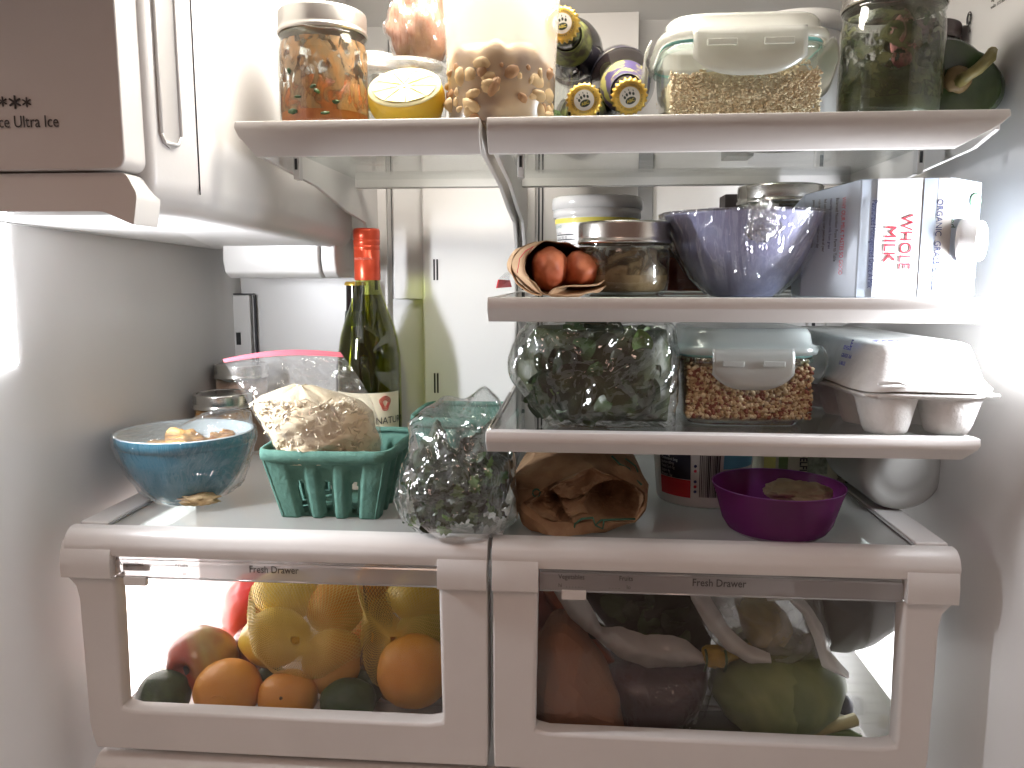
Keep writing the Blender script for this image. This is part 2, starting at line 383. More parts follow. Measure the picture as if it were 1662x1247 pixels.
# ------------------------------------------------------------------ ice maker
im = thing('ice_maker', 'white in-door style ice maker box filling the top left corner, pinkish front cover with asterisks', 'ice maker', (-.40, .57, .06))
def L(T, p): return Vector(p)-Vector(T.location)
xs, yfz = -.302, .572
zb = .060
def roundpoly(pts, r, n=5):
    out = []; k = len(pts)
    for i in range(k):
        p, a, b = Vector(pts[i]), Vector(pts[i-1]), Vector(pts[(i+1) % k]); rr = r[i] if isinstance(r, list) else r
        if rr <= 0: out.append(tuple(p)); continue
        p0 = p+(a-p).normalized()*rr; p1 = p+(b-p).normalized()*rr
        for j in range(n+1):
            t = j/n; out.append(tuple(p0*(1-t)**2+p*2*t*(1-t)+p1*t*t))
    return out
# main housing: plan outline lofted from a tucked-in bottom to the ceiling
plan = roundpoly([(-.515, .588), (-.318, .588), (-.3015, .636), (-.300, 1.085), (-.49, 1.085)], [.002, .006, .008, .03, .01], 6)
def planring(z, s, dz=lambda p: 0, ins=0):
    out = []
    for x, y in plan:
        xx = x-ins if x > -.45 else x; yy = y+ins*.6 if y < .7 else y-ins*.6
        out.append(Vector((xx, yy, z+dz((x, y))))-Vector(im.location))
    return out
tilt = lambda p: -.012*max(0, (p[1]-.60)/.48)
hs = loft('housing', [planring(.052, 1, tilt, .035), planring(.0505, 1, tilt, .018), planring(.054, 1, tilt, .008), planring(.062, 1, tilt, .002), planring(.075, 1, tilt, 0), planring(ZT-.01, 1)], liner, im)
# recessed grip on the angled side of the housing
ga, gb = Vector((-.3175, .590)), Vector((-.3035, .630))
gt = (gb-ga).normalized(); gn = Vector((gt.y, -gt.x))
def gpt(s, d, z): p = ga+gt*s+gn*d; return Vector((p.x, p.y, z))-Vector(im.location)
gr = []
for z, k in ((.098, .2), (.101, .8), (.106, 1), (.16, 1), (.25, 1), (ZT-.012, 1)):
    gr.append([gpt(.018-.0105*k, .0006, z), gpt(.018-.0095*k, .0018, z), gpt(.018-.007*k, .0012, z), gpt(.018, .0004, z), gpt(.018+.007*k, .0012, z), gpt(.018+.0095*k, .0018, z), gpt(.018+.0105*k, .0006, z)])
loft('recessed_grip', gr, mat('grip_plastic', (.50, .49, .48), .4), im, False, False, True, False)
for s0, k in ((.0085, 1), (.0275, 1)):
    tube('grip_edge', [gpt(s0, .0015, .108), gpt(s0, .0015, .2), gpt(s0, .0015, ZT-.014)], .0014, white2, im, 6)
tube('grip_edge', [gpt(.0085, .0014, .108), gpt(.012, .0014, .1015), gpt(.024, .0014, .1015), gpt(.0275, .0014, .108)], .0014, white2, im, 6)
# seam down the side
sp = Vector((-.2996, .652)); tube('side_seam', [Vector((-.3025, .633, z))-Vector(im.location) for z in (.066, .2, ZT-.012)], .0006, seamm, im, 5)
# front cover slab with rounded lower corner
cov = roundpoly([(-.53, .077), (-.322, .077), (-.323, ZT-.006), (-.53, ZT-.006)], [0, .010, .002, 0], 6)
cvr = extr('front_cover', cov, 'y', .560, .590, white, im, .007)
cvr.location = -Vector(im.location)
lip = extr('ice_chute_lip', roundpoly([(-.53, .048), (-.345, .048), (-.322, .038), (-.318, .060), (-.326, .0755), (-.53, .0755)], [0, .004, .001, .004, .004, 0], 3), 'y', .5665, .60, white2, im, .002); lip.location = -Vector(im.location)
lipu = box('underside_light_shield', -.525, -.40, .575, .60, .050, .0535, liner, im, .001); lipu.location = -Vector(im.location)
pf = at(48, 166, .5595)
for dx, s in ((-.0185, .010), (.0, .014), (.0, 0), ):
    pass
def flake(u, v, r):
    c = at(u, v, .5592)-Vector(im.location)
    for k in range(3):
        a = PI/2+k*PI/3; d = Vector((math.cos(a)*r, 0, math.sin(a)*r)); tube('snowflake_mark', [c-d, c+d], r*.16, ink, im, 5)
flake(4, 165, .0034); flake(24, 166, .0046); flake(43, 166, .0034)
p = at(96, 206, .5592)-Vector(im.location)
text('EverSource Ultra Ice', .0118, p, ink, im, align='RIGHT', sx=.82, name='cover_lettering')

# ------------------------------------------------------------------ shelves
def shelf(label, xl, xr, Z, yfr, back, trimh, bl, br, taper=0, arm='long', group='glass shelves of the refrigerator', taperL=0, rise=0):
    T = thing('glass_shelf', label, 'shelf', ((xl+xr)/2, yfr, Z-.002), 0, group); O = Vector(T.location)
    g = box('glass_panel', xl+.006, xr-.006, yfr+.006, back, Z-.005, Z, shelfglass, T, 0); g.location = -O
    # front trim: sloping face
    tp = [(yfr+.001, Z+.0012), (yfr+.014, Z+.0012), (yfr+.014, Z-.0008), (yfr+.018, Z-.006), (yfr+.018, Z-.0075), (yfr+.016, Z-trimh), (yfr+.011, Z-trimh), (yfr-.0005, Z-trimh*.42), (yfr-.001, Z-.004)]
    n = len(tp); rings = []
    for x, sgn, tpr in ((xl, 1, taperL), (xr, -1, taper)):
        rings.append([Vector((x+sgn*tpr*max(0, (Z-z)/trimh-.25), y, z))-O for y, z in tp])
    tr = loft('front_trim', rings, white, T, True, True, False); bev(tr, .0008, 2)
    rb = box('rear_trim', xl+.004, xr-.004, back-.012, back+.003, Z-.015, Z+.001, white, T, .001); rb.location = -O
    for x, on in ((xl+.0025, bl), (xr-.0025, br)):
        if not on: continue
        if on == 'long':
            pl = [(yfr+.014, Z+.0006), (back+.002, Z+.0006), (YB-.011, Z+.0006), (YB-.011, Z-.105), (YB-.022, Z-.105), (YB-.05, Z-.078), (YB-.075, Z-.055), (YB-.16, Z-.047), (YB-.27, Z-.030), (yfr+.05, Z-.021), (yfr+.014, Z-.012)]
        else:
            pl = [(yfr+.012, Z+.0006), (back+.002, Z+.0006), (YB-.011, Z+.0006), (YB-.011, Z-.06), (YB-.03, Z-.055), (YB-.12, Z-.030), (yfr+.10, Z-.017), (yfr+.03, Z-.020), (yfr+.012, Z-.008)]
        b = extr('bracket', pl, 'x', x-.0022, x+.0022, white, T, .0008); b.location = -O
    return T
s1l = shelf('short top shelf beside the ice maker, holding the orange jar and half lemon', -.2835, -.0795, Z1, .66, 1.02, .026, 'long', 'long', 0, taperL=.018)
s1r = shelf('wide top right shelf carrying the beer bottles, rice container and green jar', -.0735, .330, Z1, .66, 1.02, .026, 'long', 'long', taper=.045)
s2 = shelf('middle right shelf with milk carton, wrapped bowl and brown paper sausages', -.0764, .345, Z2, .68, 1.06, .020, 'short', 'short')
s3 = shelf('lower right shelf holding the greens bag, quinoa container and egg carton', -.0780, .337, Z3, .68, 1.06, .019, 'short', 'short', taper=.012)
for T, x, z in ((s1l, -.262, Z1-.020), (s1r, -.052, Z1-.02), (s1r, .30, Z1-.02)):
    o = box('shelf_clip', x-.003, x+.003, .745, .755, z-.016, z+.008, white2, T, .001); o.location = -Vector(T.location)
    o = box('clip_slot', x-.0012, x+.0012, .7442, .746, z-.007, z+.003, slotm, T, 0); o.location = -Vector(T.location)
# wire rail at the left side of the lower shelf
o = tube('support_wire', [Vector((-.0765, .69, Z3+.001)), Vector((-.0765, .92, Z3+.001))], .0014, steel, s3, 6); o.location = -Vector(s3.location)

# ------------------------------------------------------------------ crisper covers (deck), drawers
def cover(label, xl, xr, side):
    T = thing('crisper_cover', label, 'shelf', ((xl+xr)/2, .73, ZD), 0, 'covers above the two crisper drawers'); O = Vector(T.location)
    zt = ZD+.0035
    def B(n, *a, **k): o = box(n, *a, **k); o.location = -O; return o
    # front beam with rounded nose
    pr = roundpoly([(.7085, ZD-.0225), (.7075, ZD-.012), (.711, ZD-.003), (.718, zt-.001), (.728, zt), (.7345, ZD-.002), (.7345, ZD-.0225)], [.001, .003, .004, .003, .002, .001, .001], 4)
    ex = extr('front_beam', pr, 'x', xl+.0, xr-.0, white, T, .0006); ex.location = -O
    bw = .030
    if side < 0:
        B('side_beam', xl, xl+bw, .7350, 1.10, ZD-.018, zt, white, T, b=.002); B('side_beam', xr-.008, xr, .7350, 1.10, ZD-.018, zt-.001, white, T, b=.001)
        gx0, gx1 = xl+bw, xr-.008
    else:
        B('side_beam', xr-bw, xr, .7350, 1.10, ZD-.018, zt, white, T, b=.002); B('side_beam', xl, xl+.008, .7350, 1.10, ZD-.018, zt-.001, white, T, b=.001)
        gx0, gx1 = xl+.008, xr-bw
    B('glass_panel', gx0, gx1, .7350, 1.10, ZD-.005, ZD, clear('cover_glass', (.74, .80, .79), gl=.03, rough=.05, haze=.6, hazec=(.78, .78, .76)), T, b=0)  # pale haze colour paints the white wall's reflection into the glass
    B('inner_trim', (gx0 if side < 0 else gx1-.003), (gx0+.003 if side < 0 else gx1), .7352, 1.099, ZD+.0005, ZD+.002, mat('grey_trim', (.3, .3, .3), .5), T, b=0)
    return T
cover('left half of the white glass-topped crisper cover under the blue bowl', -.4935, -.0800, -1)
cover('right half of the white glass-topped crisper cover under the purple bowl', -.0760, .3430, 1)

def drawer(label, xl, xr, wx0, wx1, zwin_b, side, sliderx, fr):
    T = thing('crisper_bin', label, 'drawer', ((xl+xr)/2, .72, ZF-.03), 0, 'pair of crisper drawers'); O = Vector(T.location)
    zt, zb_ = ZD-.0235, -.470
    yf = .712
    out = []
    # outer outline (front view), wider at the top block then stepping in
    st = .012
    L0 = [(xl, zt-.002), (xl, -.2905), (xl+(st if side < 0 else 0), -.303), (xl+(st*1.1 if side < 0 else .0), -.45), (xl+(st*1.6 if side < 0 else .001), zb_),
          (xr-(st*1.6 if side > 0 else .001), zb_), (xr-(st*1.1 if side > 0 else 0), -.45), (xr-(st if side > 0 else 0), -.303), (xr, -.2905), (xr, zt-.002)]
    win_t = -.2895
    inner = roundpoly([(wx0, win_t), (wx0-.002, zwin_b), (wx1+.002, zwin_b), (wx1, win_t)], [0, .009, .009, 0], 5)
    # the frame as a front sheet with a cut window
    def fr_mesh():
        bm = bmesh.new()
        O1 = [(xl, win_t)]+L0[1:9]+[(xr, win_t)] if False else [(xl, -.2895)]+L0[2:8]+[(xr, -.2895)]
        A = [Vector((a, 0, b)) for a, b in O1]; Bv = [Vector((a, 0, b)) for a, b in inner]
        # open strips: both polylines run from top-left down and round to top-right
        def res(P, n):
            Ls = [0]
            for i in range(len(P)-1): Ls.append(Ls[-1]+(P[i+1]-P[i]).length)
            o = []; k = 0
            for i in range(n):
                t = Ls[-1]*i/(n-1)
                while k < len(P)-2 and Ls[k+1] < t: k += 1
                o.append(P[k].lerp(P[k+1], (t-Ls[k])/(Ls[k+1]-Ls[k]+1e-9)))
            return o
        # parametrise by corner so the strips stay square
        def seg(P, corners, ns):
            o = []
            for c0, c1, n in zip(corners[:-1], corners[1:], ns): o += res(P[c0:c1+1], n)[:-1]
            return o+[P[corners[-1]]]
        nA = len(A); nB = len(Bv)
        a = seg(A, [0, 3, 4, nA-1], [14, 24, 14]); b = seg(Bv, [0, 3, nB-1-3, nB-1], [14, 24, 14])
        va = [bm.verts.new((p.x, 0, p.z)) for p in a]; vb = [bm.verts.new((p.x, .0, p.z)) for p in b]
        vc = [bm.verts.new((p.x, .0022, p.z)) for p in [q+Vector(((q.x < (wx0+wx1)/2)*.0016-(q.x >= (wx0+wx1)/2)*.0016 if q.z > zwin_b+.01 else 0, 0, .0016 if q.z < zwin_b+.01 else 0)) for q in b]]
        vd = [bm.verts.new((v.co.x, .018, v.co.z)) for v in vc]
        ve = [bm.verts.new((p.x, .03, p.z)) for p in a]
        for R1, R2 in ((ve, va), (va, vb), (vb, vc), (vc, vd)):
            for i in range(len(R1)-1): bm.faces.new((R1[i], R1[i+1], R2[i+1], R2[i]))
        bmesh.ops.recalc_face_normals(bm, faces=bm.faces)
        me = bpy.data.meshes.new('front_frame'); bm.to_mesh(me); bm.free(); return me
    f = link('front_frame', fr_mesh(), white, T, True); f.location = Vector((0, yf, 0))-O; bev(f, .0022, 3, .9)
    # the two top corner blocks, curving back under the cover
    for (a, b) in ((xl, wx0+.002), (wx1-.002, xr)):
        bl = roundpoly([(yf-.0075, -.2888), (yf-.0080, -.270), (yf-.0015, -.2535), (yf+.010, -.2510), (yf+.010, -.2888)], [.001, .008, .004, .001, .001], 4)
        o = extr('corner_block', bl, 'x', a, b, white, T, .0012); o.location = -O
    # clear control rail with grooves
    rp = [(yf+.001, -.2895), (yf+.0005, -.2735), (yf+.003, zt-.001), (yf+.008, zt-.001), (yf+.005, -.2735), (yf+.005, -.2895)]
    o = extr('clear_rail', rp, 'x', wx0+.003, wx1-.003, rail, T, 0); o.location = -O
    o = tube('rail_edge', [Vector((wx0+.003, yf+.001, -.2896)), Vector((wx1-.003, yf+.001, -.2896))], .0009, clear('rail_edge_plastic', (.8, .8, .8), gl=.25, rough=.1, haze=.5), T, 6); o.location = -O
    for zz in (-.2715, -.2765):
        o = tube('rail_groove', [Vector((wx0+.004, yf+.0010, zz)), Vector((wx1-.004, yf+.0010, zz))], .0004, clear('groove_plastic', (.7, .7, .7), gl=.3, rough=.15, haze=.4), T, 5); o.location = -O
    # window pane
    o = box('window_pane', wx0-.003, wx1+.003, yf+.019, yf+.0205, zwin_b-.003, -.275, pane, T, 0); o.location = -O
    # slider tab
    o = box('humidity_slider', sliderx, sliderx+.023, yf-.0015, yf+.004, -.2975, -.2885, white2, T, .001); o.location = -O
    o = box('slider_track', sliderx-.004, sliderx+.022, yf+.0055, yf+.010, -.285, -.279, white2, T, .001); o.location = -O
    # lettering on the rail
    yl = yf-.0003
    def tx(s, x, z, size, **k): return text(s, size, Vector((x, yl, z))-O, ink, T, name='rail_lettering', **k)
    tx('Vegetables', sliderx-.003, -.2775, .0066, sx=.85); tx('Fruits', sliderx+.053, -.2775, .0066, sx=.85)
    tx('hi', sliderx-.003, -.2855, .0055, sx=.9); tx('. . . . . .', sliderx+.004, -.2855, .0058); tx('. . . .', sliderx+.044, -.2855, .0058); tx('lo', sliderx+.060, -.2855, .0055, sx=.9)
    tx('Fresh Drawer', fr, -.2805, .0100, sx=.86, bold=.00008)
    # tub: translucent sides and back, ribbed white floor
    tubm = clear('tub_plastic', (.93, .93, .93), gl=.02, rough=.2, haze=.28)
    xa, xb = wx0-.006, wx1+.020 if side < 0 else wx1+.008
    if side < 0: xa, xb = wx0-.010, xr-.012
    else: xa, xb = xl+.012, wx1+.010
    for nme, args in (('tub_side', (xa-.002, xa, yf+.022, 1.06, ZF-.002, -.28)), ('tub_side', (xb, xb+.002, yf+.022, 1.06, ZF-.002, -.28)), ('tub_back', (xa+.001, xb-.001, 1.058, 1.060, ZF-.002, -.28))):
        o = box(nme, *args, tubm, T, 0); o.location = -O
    o = box('tub_floor', xa+.001, xb-.001, yf+.021, 1.057, ZF-.006, ZF-.0005, white, T, 0); o.location = -O
    ribs = []
    for k in range(14):
        y = yf+.035+k*.022; ribs.append(boxvf(xa+.004, xb-.004, y, y+.006, ZF-.0004, ZF+.0016))
    o = joined('floor_ribs', ribs, white, T, False); o.location = -O
    return T
drawer('left crisper drawer, window full of oranges, lemons and apples, brightly lit at its left', -.4965, -.0805, -.4480, -.1250, -.4300, -1, -.4370, -.3105)
drawer('right crisper drawer, window with a white plastic bag and a large green cabbage', -.0755, .3415, -.0345, .2990, -.4340, 1, -.0110, .1085)
# pan drawer at the very bottom
pd = thing('pan_drawer', 'wide white pan drawer lid just below the left crisper drawer, cut by the frame', 'drawer', (-.2, .72, -.56))
o = extr('drawer_front', roundpoly([(.706, -.56), (.706, -.487), (.714, -.4775), (.727, -.4775), (.727, -.56)], [.001, .004, .006, .001, .001], 4), 'x', -.478, .325, white, pd, .003); o.location = -Vector(pd.location)
o = box('top_lip', -.474, .32, .7035, .7055, -.496, -.4925, white2, pd, .0008); o.location = -Vector(pd.location)

# ================================================================== FOOD MATERIALS
kraft = mat('kraft_paper', (.30, .18, .095), .8, c2=(.24, .135, .07), scale=70, bump=.15, bscale=900)
tanp = mat('butcher_paper', (.55, .37, .22), .75, c2=(.48, .31, .18), scale=40, bump=.12, bscale=500)
leafd = mat('dark_leaf', (.025, .055, .018), .4, c2=(.05, .10, .03), scale=60)
leafdd = mat('darkest_leaf', (.012, .024, .012), .35, c2=(.03, .05, .02), scale=60)
leafm = mat('mid_leaf', (.07, .14, .035), .4, c2=(.12, .20, .06), scale=50)
leafl = mat('pale_leaf', (.22, .30, .10), .45, c2=(.32, .38, .16), scale=50)
leafb = mat('olive_leaf', (.10, .085, .04), .5, c2=(.16, .12, .07), scale=50)
orangef = mat('orange_peel', (.72, .30, .035), .42, c2=(.78, .37, .05), scale=14, bump=.35, bscale=650, sss=.08)
lemonf = mat('lemon_peel', (.74, .50, .05), .4, c2=(.80, .58, .10), scale=14, bump=.3, bscale=500, sss=.08)
limef = mat('avocado_skin', (.025, .045, .016), .5, c2=(.05, .085, .025), scale=60, bump=.6, bscale=420)

# ---------------------------------------------------------------- builders
def jar(label, u, Y, Z, r, H, lidm, kind, cont=None, fill=.5, sm=None, contlabel='contents', group=None, lidh=.016, neck=.93, tint=None):
    """screw-top preserving jar"""
    T = thing('preserving_jar', label, 'jar', (at(u, 451, Y).x, Y, Z), 0, group)
    hb = H-lidh
    pr = [(0, .004), (r*.72, .003), (r*.86, .0005), (r*.95, .005), (r, .014), (r, hb*.45), (r*1.0, hb*.80), (r*.985, hb*.87), (r*.95, hb*.93), (r*neck, hb*.965), (r*neck, hb), (r*neck, H-.003)]
    lathe('glass_body', pr, tint or glass, T, 56)
    lathe('glass_bead', [(r*neck, hb-.0045), (r*(neck+.035), hb-.0035), (r*(neck+.035), hb-.0015), (r*neck, hb-.0005)], tint or glass, T, 56)
    lr = r*(neck+.045)
    b = lathe('screw_band', [(lr*.995, hb), (lr*1.02, hb+.0008), (lr*1.02, hb+.0028), (lr*.985, hb+.0042), (lr*.99, hb+.006), (lr, hb+.007), (lr, hb+lidh-.0025), (lr*.985, hb+lidh-.0006), (lr*.96, hb+lidh), (lr*.88, hb+lidh), (lr*.87, hb+lidh-.0008)], lidm, T, 180, knurl=(5, 6, .0006))
    lathe('lid', [(0, hb+lidh-.0012), (lr*.5, hb+lidh-.0010), (lr*.8, hb+lidh-.0006), (lr*.86, hb+lidh-.0009)], lidm, T, 48)
    if cont is not None:
        h = hb*fill; rr = r-.0016; sd = (hash(label) % 97)*.1 if False else u*.013
        def fn(v, a, j):
            if j >= 4:
                k = fbm((v.x*22+sd, v.y*22, 0), 1, 3); v.z += k*.016*(1 if j < 7 else 1.2)
            return v
        pr2 = [(0, .005), (rr*.8, .0045), (rr*.93, .007), (rr, .015), (rr, h*.8), (rr, h), (rr*.9, h+.003), (rr*.6, h+.004), (rr*.3, h+.003), (0, h+.004)]
        lathe(contlabel, pr2, cont, T, 56, fn=fn)
    if sm is not None:
        lathe('smeared_glass', [(r-.0010, .02), (r-.0010, hb*.5), (r*.985-.001, hb*.85), (r*.95-.001, hb*.92)], sm, T, 56)
    return T

def lockbox(label, u0, u1, Y0, Z, H, depth, cont, clipw, gasket, lidm, fillh, grainset=None, group='glass boxes with clip-on lids', cliptint=None, dome=.008):
    x0, x1 = at(u0, 451, Y0).x, at(u1, 451, Y0).x; hw = (x1-x0)/2; hd = depth/2
    T = thing('food_container', label, 'food container', ((x0+x1)/2, Y0+hd, Z), 0, group)
    hb = H-.016
    hw2, hd2 = hw*.94, hd*.94
    loft('glass_dish', [sring(hw2*.80, hd2*.80, .002, 64, 5), sring(hw2*.86, hd2*.86, .0005, 64, 5), sring(hw2*.91, hd2*.91, .006, 64, 5), sring(hw2*.95, hd2*.95, hb*.5, 64, 5), sring(hw2*.97, hd2*.97, hb*.92, 64, 5)], clear('dish_glass', (.95, .98, .96), gl=.03, fres=1.3, rough=.03, crinkle=.04, cscale=15, haze=.10, hazec=(.8, .82, .78), hazevar=20), T, True, False)
    loft('glass_lip', [sring(hw2*.97, hd2*.97, hb*.92, 64, 5), sring(hw2*1.01, hd2*1.01, hb*.93, 64, 5), sring(hw2*1.01, hd2*1.01, hb, 64, 5), sring(hw2*.96, hd2*.96, hb, 64, 5)], clear('lip_glass', (.75, .86, .82), gl=.12, rough=.05), T, False, False)
    loft('gasket', [sring(hw2*.985, hd2*.985, hb+.0002, 64, 5), sring(hw2*1.0, hd2*1.0, hb+.001, 64, 5), sring(hw2*1.0, hd2*1.0, hb+.003, 64, 5)], gasket, T, False, False)
    loft('lid', [sring(hw*.96, hd*.96, hb+.0025, 64, 5), sring(hw, hd, hb+.003, 64, 5), sring(hw*1.005, hd*1.005, hb+.007, 64, 5), sring(hw*.99, hd*.99, hb+.0105, 64, 5), sring(hw*.93, hd*.93, hb+.012, 64, 5), sring(hw*.90, hd*.90, hb+.012+dome*.7, 64, 5), sring(hw*.86, hd*.86, hb+.012+dome, 64, 5), sring(hw*.6, hd*.6, hb+.012+dome, 64, 5)], lidm, T, False, True)
    # front clip flap with a curved bottom, side clips bulging outward
    cm = cliptint or lidm
    def flap(half, drop, placef):
        g = []; fs = []; N, Mv = 20, 6
        for j in range(Mv+1):
            for i in range(N+1):
                s = i/N*2-1; d = drop*(1-.38*abs(s)**3.0)
                t = j/Mv; g.append(placef(s*half, hb+.009-t*d, .0025+.0035*math.sin(t*2.6)))
        for j in range(Mv):
            for i in range(N): fs.append((j*(N+1)+i, j*(N+1)+i+1, (j+1)*(N+1)+i+1, (j+1)*(N+1)+i))
        return solid(mesh('clip', g, fs, cm, T, True), .0015, 0)
    flap(clipw/2, hb*.58, lambda s, z, o: Vector((s, -hd-o, z)))
    flap(hd*.55, hb*.62, lambda s, z, o: Vector((hw+o*1.6, s, z))); flap(hd*.55, hb*.62, lambda s, z, o: Vector((-hw-o*1.6, s, z)))
    for s in (() if group is None else (-.5, .5)):
        box('clip_slot', s*clipw*.5-clipw*.13, s*clipw*.5+clipw*.13, -hd-.0088, -hd-.0062, hb-.006, hb-.001, cm, T, .0005)
    if cont is not None:
        rings = []
        def rr(k, z, wob): return [p+Vector((0, 0, wob*fbm((p.x*30+u0, p.y*30, 0), 1, 3))) for p in sring(hw2*k, hd2*k, z, 64, 5)]
        c = loft('filling', [rr(.84, .004, 0), rr(.90, .007, 0), rr(.93, hb*fillh*.6, 0), rr(.935, hb*fillh, .012), rr(.8, hb*fillh+.003, .012), rr(.4, hb*fillh+.004, .012)], cont, T)
        if grainset:
            gm, n, size, el = grainset; pts = []
            for _ in range(n):
                q = random.random()
                if q < .62:
                    x = random.uniform(-.9, .9)*hw2; z = random.random(); k = .925
                    zz = .008+z*(hb*fillh-.004); pts.append((x, -hd2*k+random.uniform(-.0006, .0012), zz))
                else:
                    x, y = random.uniform(-.9, .9)*hw2, random.uniform(-.9, .9)*hd2
                    pts.append((x, y, hb*fillh+.003+.012*fbm((x*30+u0, y*30, 0), 1, 3)+random.uniform(-.001, .003)))
            for k, g in enumerate(gm): grains('grain_heap', pts[k::len(gm)], size, g, T, 1, el)
    return T

# ================================================================== TOP SHELF
og = mat('orange_mash', (.42, .10, .02), .4, c2=(.58, .20, .05), scale=45, bump=.5, bscale=150, lo=.35, hi=.65)
T = jar('large preserving jar smeared with orange curry, leftmost thing on the top shelf', 536, .745, Z1, .0405, ms(197, .745)-.004, mat('satin_lid', (.78, .76, .72), .35, .9), 'pint', og, .50, smear('orange_smear', (.44, .22, .08), (.32, .20, .10), 75, .46, (1, 1, .6)), 'curry', lidh=.020, neck=.93)
grains('dark_herb_bits', [(-.012, -.0385, .03), (.002, -.040, .038), (.006, -.040, .034), (-.018, -.0365, .018), (.012, -.0385, .016), (-.02, -.0345, .052), (.02, -.034, .026)], .0034, leafd, T, 1, (1.8, .5, .8))
T = jar('jar with silver lid standing behind the half lemon and the orange jar', 612, .90, Z1, .030, .113, steelw, 'p', mat('cloudy_contents', (.45, .42, .36), .4), .7, lidh=.017)
# edamame tub with clear snap lid
T = thing('deli_tub', 'clear plastic tub of green beans behind the half lemon', 'food container', (at(668, 451, .79).x, .79, Z1))
cp = clear('clear_cup', (.96, .97, .97), gl=.05, fres=1.4, rough=.05)
lathe('tub_wall', [(0, .001), (.033, .001), (.035, .004), (.038, .066)], cp, T)
lathe('tub_lid', [(.038, .062), (.0405, .062), (.0405, .070), (.0385, .0745), (.034, .0755), (.033, .073), (0, .073)], clear('cloudy_lid', (.95, .95, .95), gl=.12, rough=.12, haze=.3), T)
bm_ = mat('green_bean', (.22, .34, .06), .4, c2=(.42, .50, .12), scale=40)
pts = [(.031*math.cos(a)*q, .031*math.sin(a)*q, random.uniform(.006, .055)) for a, q in [(random.uniform(PI, 2*PI), random.uniform(.6, 1)) for _ in range(90)]]
o = grains('green_beans', pts, .0062, bm_, T, 2, (1.3, .8, .8), .2)
# half lemon, cut face tipped to the camera
lc = at(659, 160, .71); T = thing('half_lemon', 'half lemon lying cut side up at the front of the top shelf', 'lemon', (lc.x, .712, Z1+.001))
def lem(p, d):
    if d.z > .35: p.z = .35*.031
    return p
tl = Matrix.Rotation(math.radians(42), 4, 'X')
o = blob('lemon_rind', (0, 0, 0), (.0335, .031, .031), mat('lemon_rind', (.80, .52, .04), .38, bump=.3, bscale=500, sss=.1), T, .03, seed=2, fn=lem); o.matrix_local = Matrix.Translation((0, 0, .027)) @ tl
pith = mat('lemon_pith', (.86, .80, .48), .6); pulp = mat('lemon_pulp', (.82, .62, .06), .3, c2=(.86, .72, .16), scale=60, stretch=(1, 1, .2), bump=.4, bscale=300, sss=.2)
kz = .0112
o = lathe('pith', [(0, kz), (.0315, kz), (.0318, kz-.001)], pith, T, 48); o.matrix_local = Matrix.Translation((0, 0, .027)) @ tl
for k in range(9):
    a0, a1 = 2*PI*k/9+.018, 2*PI*(k+1)/9-.018
    vs = [(.003*math.cos((a0+a1)/2), .003*math.sin((a0+a1)/2), kz+.0012)]+[(.028*math.cos(a0+(a1-a0)*q/6), .0265*math.sin(a0+(a1-a0)*q/6), kz+.0007+.0006*math.sin(q/6*PI)) for q in range(7)]
    o = mesh('lemon_segment', vs, [(0, q, q+1) for q in range(1, 7)], pulp, T, True); o.matrix_local = Matrix.Translation((0, 0, .027)) @ tl
o = lathe('lemon_core', [(0, kz+.0014), (.0025, kz+.0012)], pith, T, 12); o.matrix_local = Matrix.Translation((0, 0, .027)) @ tl
# film wrapped meat
c = at(683, 30, .80); T = thing('wrapped_meat', 'pinkish brown lump in cling film on top of the green bean tub', 'wrapped food', (c.x, .80, Z1+.0735))
pk_ = mat('cooked_meat', (.46, .20, .12), .5, c2=(.62, .34, .22), scale=50, bump=.6, bscale=120)
blob('meat', (0, 0, .038), (.029, .028, .036), pk_, T, .35, seed=5); blob('film', (0, 0, .038), (.031, .030, .039), wrap, T, .38, seed=5)
# tall frosted quart tub
c = at(812, 100, .715); T = thing('quart_tub', 'tall frosted plastic tub of bean stew, middle of the top shelf', 'food container', (c.x, .725, Z1))
fr2 = clear('milky_tub', (.97, .95, .90), gl=.02, rough=.25, haze=.36, hazec=(.95, .92, .86))
lathe('tub_wall', [(0, .001), (.0435, .001), (.046, .003), (.0475, .05), (.0525, .14), (.054, .158)], fr2, T, 64)
stew = mat('bean_stew', (.26, .13, .05), .5, c2=(.74, .52, .27), scale=34, bump=.8, bscale=120, lo=.40, hi=.58)
def sfn(v, a, j):
    if j >= 3: v.z += .024*fbm((v.x*48, v.y*48, 1), 1, 2)+.012*math.cos(a+PI/2)
    return v
lathe('stew', [(0, .003), (.0425, .003), (.0455, .02), (.0462, .034), (.0468, .046), (.044, .052), (.02, .054), (0, .054)], stew, T, 64, fn=sfn)
bpts = [(.0436*math.cos(a), .0436*math.sin(a), random.uniform(.004, .050)) for a in [random.uniform(PI*1.05, PI*1.95) for _ in range(46)]]
grains('beans', bpts[:28], .0058, mat('pale_bean', (.66, .47, .25), .6), T, 2, (1.4, .7, 1.1)); grains('beans', bpts[28:], .0055, mat('brown_bean', (.38, .21, .10), .6), T, 2, (1.4, .7, 1.0))
# clear glass behind
T = thing('drinking_glass', 'clear glass jar with green herbs squeezed behind the tall frosted tub', 'glass', (at(897, 451, .81).x, .81, Z1))
lathe('glass_wall', [(0, .001), (.022, .001), (.0235, .004), (.0245, .066), (.0255, .070), (.0245, .072)], clear('grey_glass', (.82, .84, .82), gl=.05, fres=1.5, rough=.05), T)
blob('herbs', (0, 0, .018), (.020, .020, .016), leafm, T, .3, seed=3, sub=3)

